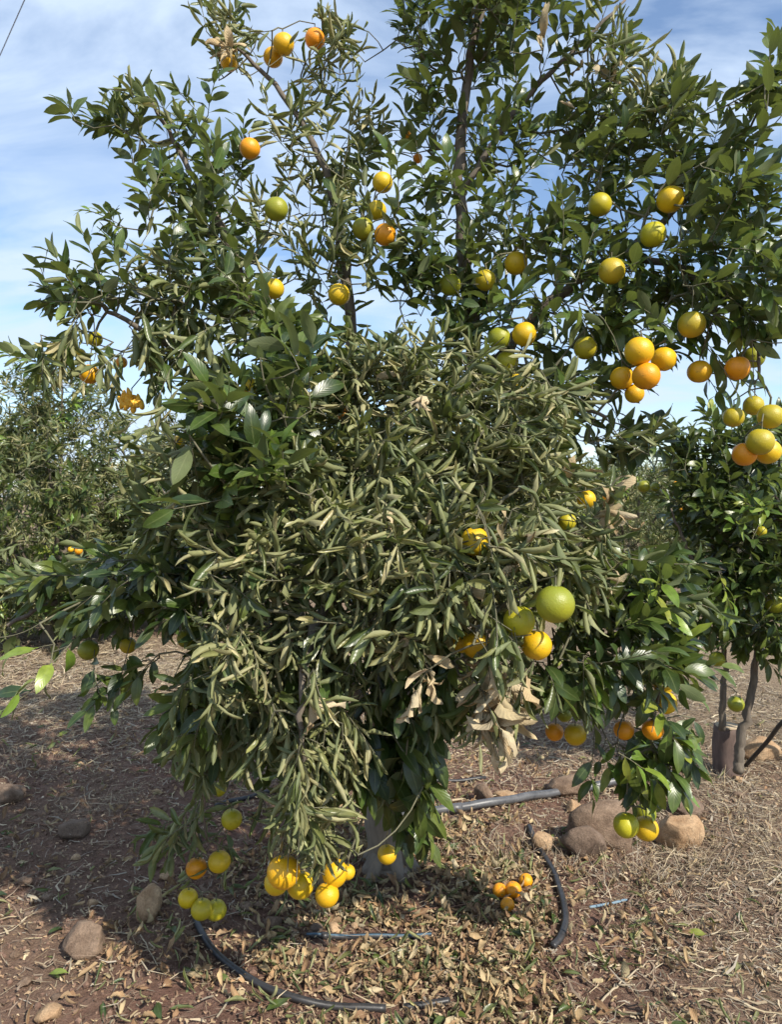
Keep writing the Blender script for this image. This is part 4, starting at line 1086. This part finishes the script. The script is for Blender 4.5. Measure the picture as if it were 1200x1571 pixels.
rock(778, 1232, 46, 18, M_ROCK_T, 'low tan stone touching the round one behind the pipe', seed=14)
rock(1045, 1302, 20, 14, M_ROCK_T, 'pebble wedged against the angular tan stone', seed=15)
rock(70, 1568, 46, 24, M_ROCK_T, 'tan stone at the bottom edge on bare soil', seed=16)
PEB = 'pebbles scattered on the orchard soil'
pr = np.random.default_rng(77)
for i, (px, py, w) in enumerate(((418, 1424, 30), (376, 1398, 22), (395, 1394, 20), (36, 1360, 26), (72, 1382, 20), (484, 1432, 24), (512, 1432, 24), (36, 1514, 26), (500, 1421, 16),
                                 (545, 1425, 16), (590, 1350, 18), (620, 1352, 18), (1136, 1200, 20), (1135, 1225, 18), (40, 1410, 16), (140, 1392, 18), (290, 1440, 18), (655, 1360, 16), (300, 1286, 20),
                                 (440, 1280, 18), (700, 1262, 18), (360, 1440, 14), (20, 1470, 16), (85, 1535, 18), (255, 1350, 24), (330, 1425, 16), (640, 1450, 16), (115, 1320, 16))):
    rock(px, py, w, w * pr.uniform(.55, .8), [M_ROCK_T, M_ROCK_G, M_ROCK_D][i % 3 if i > 3 else 1], 'small smooth ' + ['tan', 'brown', 'dark'][i % 3 if i > 3 else 1] + ' pebble ' + near(G(px, py)), PEB, seed=40 + i, name='pebble')

# ================================================================== pipes, hoses and wire
HOSE_PTS = []
def ground_path(pp, lift, n=8):
    w = np.array([G(px, py) for px, py in pp]); w = smooth_path(w, n)
    w[:, 2] = gz(w[:, 0], w[:, 1]) + lift
    return w
def hose(name, pp, r, mat, label, cat='hose', lift=None, group=None):
    w = ground_path(pp, r * 1.0 if lift is None else lift)
    HOSE_PTS.append(np.column_stack([smooth_path(w[::4], 12) if len(w) > 12 else smooth_path(w, 4)]))
    o = link(name, tube_mesh(name, w - w[0], r, mat, 10), None, w[0])
    return tag(o, label, cat, group), w
hose('drip_hose', [(296, 1400), (306, 1430), (332, 1468), (380, 1505), (440, 1533), (515, 1550), (592, 1553)], 0.0105, M_HOSE, 'black hose curving through the leaf litter from the low left bunch')
hose('drip_hose', [(622, 1550), (655, 1546), (690, 1540)], 0.0095, M_HOSE, 'short straight end of black hose showing in the litter at the bottom')
o_, w_ = hose('drip_tube', [(470, 1440), (560, 1441), (662, 1439)], 0.0095, M_HOSE, 'straight black tube with a pale blue stripe lying in front of the withered bunch', 'hose')
link('stripe', tube_mesh('stripe', w_ - w_[0] + np.array([0, -0.0035, 0.0066]), 0.0032, M_STRIPE, 6), o_)
link('coupling', tube_mesh('coupling', [w_[2] - w_[0], w_[3] - w_[0]], 0.0115, M_HOSE, 10), o_)
hose('drip_hose', [(812, 1272), (824, 1300), (846, 1335), (860, 1372), (868, 1412), (862, 1440), (848, 1458)], 0.0115, M_HOSE, 'black hose bending down past the small tan stone and fallen oranges')
hose('drip_tube', [(905, 1394), (932, 1389), (962, 1382)], 0.0045, M_LIGHTBLUE, 'short thin pale blue tube lying in dry straw', 'hose')
o_, w_ = hose('irrigation_pipe', [(610, 1262), (680, 1252), (760, 1240), (850, 1226), (925, 1212), (1040, 1196)], 0.0175, M_PIPE, 'thick grey irrigation pipe running behind the trunk to the boulders', 'pipe', lift=0.03)
link('joint', tube_mesh('joint', [w_[9] - w_[0], w_[10] - w_[0], w_[11] - w_[0]], 0.0205, M_PIPE, 12), o_)
hose('drip_hose', [(600, 1207), (660, 1201), (745, 1196)], 0.0085, M_HOSE, 'thin black hose behind the thick grey pipe')
hose('drip_hose', [(330, 1240), (390, 1224), (440, 1218), (520, 1230)], 0.0105, M_HOSE, 'dark hose in the shade left of the trunk')
a_ = G(1143, 1178); b_ = P(1215, 1095, 3.55); b2_ = P(1330, 1010, 3.5)
pp_ = np.array([a_ + [0, 0, 0.005], 0.5 * (a_ + b_), b_, b2_, G(1450, 1190)])
o = link('slanting_pipe', tube_mesh('slanting_pipe', smooth_path(pp_, 5) - a_, 0.011, M_HOSE, 8), None, a_)
tag(o, 'black pipe slanting up from the ground beside the stump', 'pipe')
# overhead wire
wa, wb = np.array([-4.07, 8.4, 7.02]), np.array([-5.12, 9.72, 7.02])
wd = norm(wb - wa)
ts = np.linspace(-26, 40, 40)
wp = wa + wd * ts[:, None]; wp[:, 2] += 0.0008 * (ts - 2) ** 2
o = link('overhead_wire', tube_mesh('overhead_wire', wp - wp[0], 0.0055, M_WIRE, 6), None, wp[0])
tag(o, 'thin dark overhead wire crossing the sky', 'wire')

# ================================================================== leaf litter
rl = np.random.default_rng(91)
HP = np.concatenate(HOSE_PTS)[:, :2]
def hose_dist(x, y): return np.min(np.hypot(HP[:, 0] - x, HP[:, 1] - y))
LIT = Leaves()
def litter_density(x, y):
    d = np.exp(-(((x - 0.12) / 0.8) ** 2 + ((y - 2.35) / 0.62) ** 2)) * 1.0
    d = d + 0.22 * np.exp(-(((x - 0.75) / 0.5) ** 2 + ((y - 2.3) / 0.6) ** 2))
    d = d + 0.16 * np.exp(-(((x + 0.3) / 1.6) ** 2 + ((y - 3.0) / 1.2) ** 2)) + 0.05 * (np.hypot(x, y - 3) < 3.5)
    drift = 0.62 + 0.5 * np.sin(7.1 * x + 2.2 * np.sin(3.1 * y)) * np.sin(6.3 * y + 1.7 * np.sin(4.0 * x)) + 0.25 * np.sin(17 * x + 3) * np.sin(15 * y + 1)
    east = 0.22 + 0.78 / (1 + np.exp((x - 0.72 - 0.1 * np.sin(5 * y)) / 0.1))
    west = 0.35 + 0.65 / (1 + np.exp((-x - 0.62) / 0.12))
    return np.clip(np.minimum(d, 1.0) * drift * east * west, 0, 1)
cand = np.column_stack([rl.uniform(-2.6, 2.6, 160000), rl.uniform(1.5, 5.2, 160000)])
cand = cand[rl.random(len(cand)) < litter_density(cand[:, 0], cand[:, 1])][:7400]
hd = np.array([hose_dist(x, y) for x, y in cand])
cand = cand[(hd > 0.035) | (rl.random(len(cand)) < 0.07)]
for x, y in cand:
    left = np.clip((0.1 - x) / 1.2, 0, 1)
    kind = rl.choice(['D', 'C', 'S', 'H'], p=[.74, .16, .085, .015])
    a = rl.uniform(0, 6.28)
    al = np.array([math.cos(a), math.sin(a), rl.normal(0, .22)])
    nr = np.array([0, 0, 1.0]) + rl.normal(0, .6, 3)
    sz = rl.uniform(.022, .072) * (1.15 if kind != 'D' else 1)
    z = float(gz(x, y)) + rl.uniform(0.001, 0.012) + 0.010 * float(litter_density(x, y)) * rl.random()
    ci = None
    if kind == 'D': ci = int(rl.choice(6, p=[.24, .13, .24, .07, .22, .10])) if left < .5 else int(rl.choice(6, p=[.1, .06, .3, .04, .4, .1]))
    LIT.add(kind, np.array([x, y, z]), al, nr, sz, rl, False, ci)
# fresh green leaves lying about
for px, py, kd, s_ in ((72, 1440, 'H', .075), (105, 1125, 'Y', .085), (60, 1160, 'S', .06), (110, 1165, 'C', .07), (105, 1500, 'Y', .07), (192, 1376, 'S', .08), (50, 1318, 'S', .05), (85, 1228, 'S', .05),
                       (240, 1545, 'H', .08), (405, 1560, 'H', .08), (300, 1555, 'S', .07), (410, 1450, 'S', .07), (270, 1440, 'S', .08), (260, 1455, 'C', .08), (500, 1408, 'H', .05), (640, 1400, 'S', .06),
                       (835, 1400, 'H', .11), (850, 1425, 'H', .09), (760, 1475, 'S', .06), (930, 1440, 'S', .08), (1010, 1390, 'S', .05), (1085, 1440, 'Y', .06), (880, 1290, 'H', .07), (940, 1300, 'H', .09), (600, 1495, 'S', .07), (545, 1450, 'S', .06),
                       (215, 1170, 'Y', .06), (1170, 1395, 'C', .06), (1005, 1420, 'S', .07), (380, 1540, 'S', .07), (150, 1010, 'D', .09), (35, 1015, 'S', .06), (80, 1040, 'Y', .06)):
    g = G(px, py); a = rl.uniform(0, 6.28)
    LIT.add(kd, g + [0, 0, .014], np.array([math.cos(a), math.sin(a), .05]), np.array([0, 0, 1.0]) + rl.normal(0, .25, 3), s_, rl)
LIT.done()
# whole leaves keep off the hoses and the fallen fruit
ls_ = LIT.samples(); FO = np.array([G(px, py + 10)[:2] for px, py in ((788, 1365), (779, 1388), (767, 1366), (807, 1351))])
off_h = np.array([min(np.min(np.hypot(HP[:, 0] - q[0], HP[:, 1] - q[1])) for q in l_) for l_ in ls_])
off_f = np.array([min(np.min(np.hypot(FO[:, 0] - q[0], FO[:, 1] - q[1])) for q in l_) for l_ in ls_])
LIT.keep(((off_h > 0.017) | (rl.random(len(off_h)) < 0.05)) & (off_f > 0.034))
pk = pick_largest(LIT, 300, 6.0)
msk = np.ones(len(LIT.sc), bool)
LAB = {'D': ('dry tan curled leaf fallen ', 'dry fallen leaves'), 'C': ('grey-green rolled leaf fallen ', 'rolled grey-green fallen leaves'),
       'S': ('half-curled green leaf fallen ', 'half-curled green fallen leaves'), 'H': ('flat dark green leaf fallen ', 'dark green fallen leaves'),
       'Y': ('flat yellow-green leaf fallen ', 'yellow-green fallen leaves')}
for i in pk:
    msk[i] = False
    o = bpy.data.objects.new('fallen_leaf', leaf_mesh(LIT.kind[i], int(LIT.ti[i]), int(LIT.ci[i])))
    COL.objects.link(o)
    M4 = Matrix.Identity(4)
    for r_ in range(3):
        for c_ in range(3): M4[r_][c_] = LIT.rot[i][r_, c_] * LIT.sc[i]
        M4[r_][3] = LIT.pos[i][r_]
    o.matrix_basis = M4
    lb = LAB[str(LIT.kind[i])]
    tag(o, lb[0] + near(LIT.pos[i]), 'leaf', lb[1])
for dry, nm, lb in ((True, 'leaf_litter', 'dense litter of small dry tan leaves on the soil'), (False, 'green_leaf_litter', 'scattered small green and grey-green leaves in the litter')):
    arr = LIT.joined(msk, np.zeros(3), dry, False, rl)
    o = link(nm, mesh_np(nm, arr[0], arr[1], M_DRYLEAF if dry else M_LEAF, arr[2], arr[3]))
    tag(o, lb, 'leaf litter', None, 'stuff')

# straw, chopped grass and soil crumbs
def strips(n, pos, ln, wd_, zlift, cols, rng, upright=0.0):
    a = rng.uniform(0, 2 * math.pi, n)
    el = rng.normal(0, .16, n) + upright * rng.uniform(.5, 1.2, n)
    dirv = np.stack([np.cos(a) * np.cos(el), np.sin(a) * np.cos(el), np.sin(el)], 1)
    side = norm(np.cross(dirv, np.array([0, 0, 1.0]) + rng.normal(0, .5, (n, 3))))
    bend = rng.normal(0, .22, (n, 1)) * side + np.array([0, 0, -0.18]) * (upright > 0) * rng.random((n, 1))
    p0 = pos + np.array([0, 0, 1]) * zlift[:, None]
    pm = p0 + dirv * ln[:, None] * .5; p1 = p0 + (dirv + bend) * ln[:, None]
    w = side * wd_[:, None]
    V = np.stack([p0 - w, p0 + w, pm - w, pm + w, p1 - w * .4, p1 + w * .4], 1)
    fq = np.array([[0, 1, 3, 2], [2, 3, 5, 4]])
    FQ = (fq[None] + (np.arange(n) * 6)[:, None, None]).reshape(-1, 4)
    return V.reshape(-1, 3), FQ, np.repeat(cols, 6, axis=0)
def scatter(n, fn, rng, x0=-2.8, x1=2.8, y0=1.5, y1=6.5):
    out = []
    while len(out) < n:
        x = rng.uniform(x0, x1, 4000); y = rng.uniform(y0, y1, 4000)
        k = rng.random(4000) < fn(x, y)
        out += list(zip(x[k], y[k]))
    o_ = np.array(out[:n]); return np.column_stack([o_, gz(o_[:, 0], o_[:, 1])])
SC = np.array([(0.40, 0.32, 0.20), (0.32, 0.25, 0.165), (0.26, 0.195, 0.14), (0.46, 0.38, 0.26), (0.20, 0.145, 0.105), (0.36, 0.31, 0.24)])
def straw_density(x, y):
    e = np.clip((x - 0.25) / 0.9, 0, 1); l = np.clip((y - 3.4) / 1.2, 0, 1)
    return np.clip(0.22 + 0.8 * e + 0.7 * l, 0, 1)
ps = scatter(95000, straw_density, rl)
n_ = len(ps)
V, FQ, CC = strips(n_, ps, rl.gamma(2.2, .016, n_) + .008, rl.gamma(2.0, .00055, n_) + .0004, rl.uniform(.001, .016, n_), SC[rl.integers(0, 6, n_)] * rl.uniform(.7, 1.15, (n_, 1)), rl)
tag(link('straw', mesh_np('straw', V, FQ, M_STRAW, CC, None, False)), 'chopped dry straw strewn over the soil', 'straw', None, 'stuff')
pl_ = scatter(26000, lambda x, y: np.clip(.4 + .5 * np.sin(1.9 * x) * np.sin(2.3 * y), .1, 1), rl, -6.5, 1.0, 4.6, 8.5); n_ = len(pl_)
V, FQ, CC = strips(n_, pl_, rl.uniform(.03, .14, n_), rl.uniform(.0015, .004, n_), rl.uniform(.001, .03, n_), SC[rl.integers(0, 6, n_)] * rl.uniform(.8, 1.15, (n_, 1)), rl)
tag(link('straw', mesh_np('straw', V, FQ, M_STRAW, CC, None, False)), 'pale dry straw covering the sunlit lane behind the withered tree', 'straw', None, 'stuff')
# brittle flakes of leaf and bark, thickest in a patch of crumbled weed
def flake_density(x, y):
    return np.clip(0.35 * litter_density(x, y) + 0.12 + 0.9 * np.exp(-(((x - .27) / .2) ** 2 + ((y - 2.2) / .22) ** 2)), 0, 1)
pf = scatter(22000, flake_density, rl, -2.2, 2.2, 1.6, 4.2); n_ = len(pf)
FCOL = np.array([(.36, .25, .15), (.28, .18, .11), (.22, .14, .09), (.44, .33, .21), (.17, .11, .075)])
V, FQ, CC = strips(n_, pf, rl.uniform(.005, .02, n_), rl.uniform(.0012, .004, n_), rl.uniform(.001, .014, n_), FCOL[rl.integers(0, 5, n_)] * rl.uniform(.75, 1.15, (n_, 1)), rl, .35)
tag(link('leaf_flakes', mesh_np('leaf_flakes', V, FQ, M_STRAW, CC, None, False)), 'brown flakes of crumbled leaf and weed on the soil', 'leaf litter', None, 'stuff')
# standing tufts of dry grass
tp = []
for px, py, n in ((1005, 1345, 150), (1060, 1325, 90), (1095, 1330, 90), (1180, 1290, 130), (935, 1350, 60), (1150, 1250, 90), (745, 1320, 150), (700, 1300, 70), (790, 1310, 80), (1120, 1210, 60),
                  (100, 1020, 240), (60, 1000, 160), (250, 1040, 120), (160, 1090, 90), (180, 1240, 50), (30, 1180, 50), (1190, 1360, 80), (870, 1335, 70)):
    g = G(px, py); sp_ = 0.05 * (1 + g[1] / 6)
    q = g + np.column_stack([rl.normal(0, sp_, n), rl.normal(0, sp_, n), np.zeros(n)]); q[:, 2] = gz(q[:, 0], q[:, 1]) - .003; tp.append(q)
tp = np.concatenate(tp); n_ = len(tp)
V, FQ, CC = strips(n_, tp, rl.uniform(.04, .13, n_), rl.uniform(.0006, .0014, n_), np.zeros(n_), SC[rl.integers(0, 6, n_)] * rl.uniform(.75, 1.15, (n_, 1)), rl, 0.9)
tag(link('dry_grass', mesh_np('dry_grass', V, FQ, M_STRAW, CC, None, False)), 'tufts of standing dry straw-coloured grass', 'grass', None, 'stuff')
# soil crumbs
ico = bmesh.new(); bmesh.ops.create_icosphere(ico, subdivisions=1, radius=1.0)
iv = np.array([v.co[:] for v in ico.verts]); if_ = np.array([[v.index for v in f.verts] for f in ico.faces]); ico.free()
pc = scatter(9000, lambda x, y: np.clip(0.75 - 0.35 * x, .15, 1), rl, -2.4, 2.2, 1.6, 4.6)
n_ = len(pc); s = rl.gamma(2.0, .0016, n_) + .0012
dv3 = rl.uniform(.6, 1.2, (n_, 1, 3)); jit = 1 + rl.normal(0, .14, (n_, len(iv), 1))
V = iv[None] * dv3 * jit * s[:, None, None] + pc[:, None] + np.array([0, 0, .3]) * s[:, None, None]
FQ = (if_[None] + (np.arange(n_) * len(iv))[:, None, None]).reshape(-1, 3)
tag(link('soil_crumbs', mesh_np('soil_crumbs', V.reshape(-1, 3), FQ, M_CRUMB, None, None, False)), 'loose crumbs and grit of brown soil', 'soil', None, 'stuff')

# sticks
def stick(pp, r, mat, label, group=None, lift=0.012, name='stick'):
    w = ground_path(pp, lift, 5); w[:, 2] += rl.normal(0, .002, len(w))
    o = link(name, tube_mesh(name, w - w[0], np.linspace(r, r * .5, len(w)), mat, 6, .08), None, w[0])
    tag(o, label, 'stick', group); return o, w
o, w = stick([(905, 1562), (935, 1530), (965, 1505), (992, 1484)], .0038, M_STICK, 'pale forked stick lying in the straw at the lower right')
w2 = ground_path([(950, 1518), (975, 1518)], .013, 4); link('fork', tube_mesh('fork', w2 - w[0], .0026, M_STICK, 6), o)
stick([(535, 1402), (600, 1406), (690, 1398), (768, 1378)], .0035, M_REDSTEM, 'reddish brown stem leading to the fallen oranges', lift=.016)
stick([(790, 1562), (830, 1554), (880, 1548)], .0026, M_STICK, 'thin pale stick lying level at the bottom right of the litter')
stick([(570, 1485), (620, 1460), (660, 1438)], .0018, M_STICK, 'thin pale stalk leaning over the end of the striped tube', lift=.02)
stick([(250, 1520), (275, 1500), (330, 1492)], .002, M_STICK, 'thin bent straw stalk in front of the hose curve')
stick([(355, 1500), (420, 1460), (470, 1475)], .0016, M_STICK, 'thin dry stalk crossing above the hose curve')
stick([(20, 1262), (90, 1268), (190, 1258)], .003, M_REDSTEM, 'dark brown twig lying across the shaded soil behind the flat grey stone')
stick([(215, 1440), (235, 1475), (245, 1495)], .002, M_STICK, 'short grey twig right of the large rounded brown stone')
stick([(1090, 1255), (1140, 1275), (1200, 1282)], .002, M_STICK, 'long pale stalk lying in the straw right of the boulders')
for px, py, dx, dy in ((1000, 1500, 35, 30), (1080, 1480, 40, -20), (1120, 1540, 30, 22), (760, 1530, -30, 18), (700, 1490, 24, -26), (1150, 1440, -34, 12), (880, 1470, 30, 20), (640, 1500, -20, -22)):
    stick([(px, py), (px + dx * .5, py + dy * .5 + 3), (px + dx, py + dy)], .0017, M_STICK, 'short dry stalk scattered in the straw', 'short stalks in the straw')

# fallen oranges
fg_ = 'fallen oranges in the litter'
def fallen(px, py, dia, label, shape=0):
    g = G(px, py + dia * .45); d = float((g - CAM) @ FWD)
    f = fruit(px, py, dia, 'o', label, d=d, group=fg_, shape=shape, tilt=2.6)
fallen(788, 1365, 25, 'largest of the fallen oranges lying in the litter')
fallen(779, 1388, 22, 'fallen orange nearest the striped tube, below the largest one')
fallen(767, 1366, 22, 'fallen orange half covered by litter, left of the largest one')
fallen(807, 1351, 21, 'narrow fallen orange beside the black hose', 2)
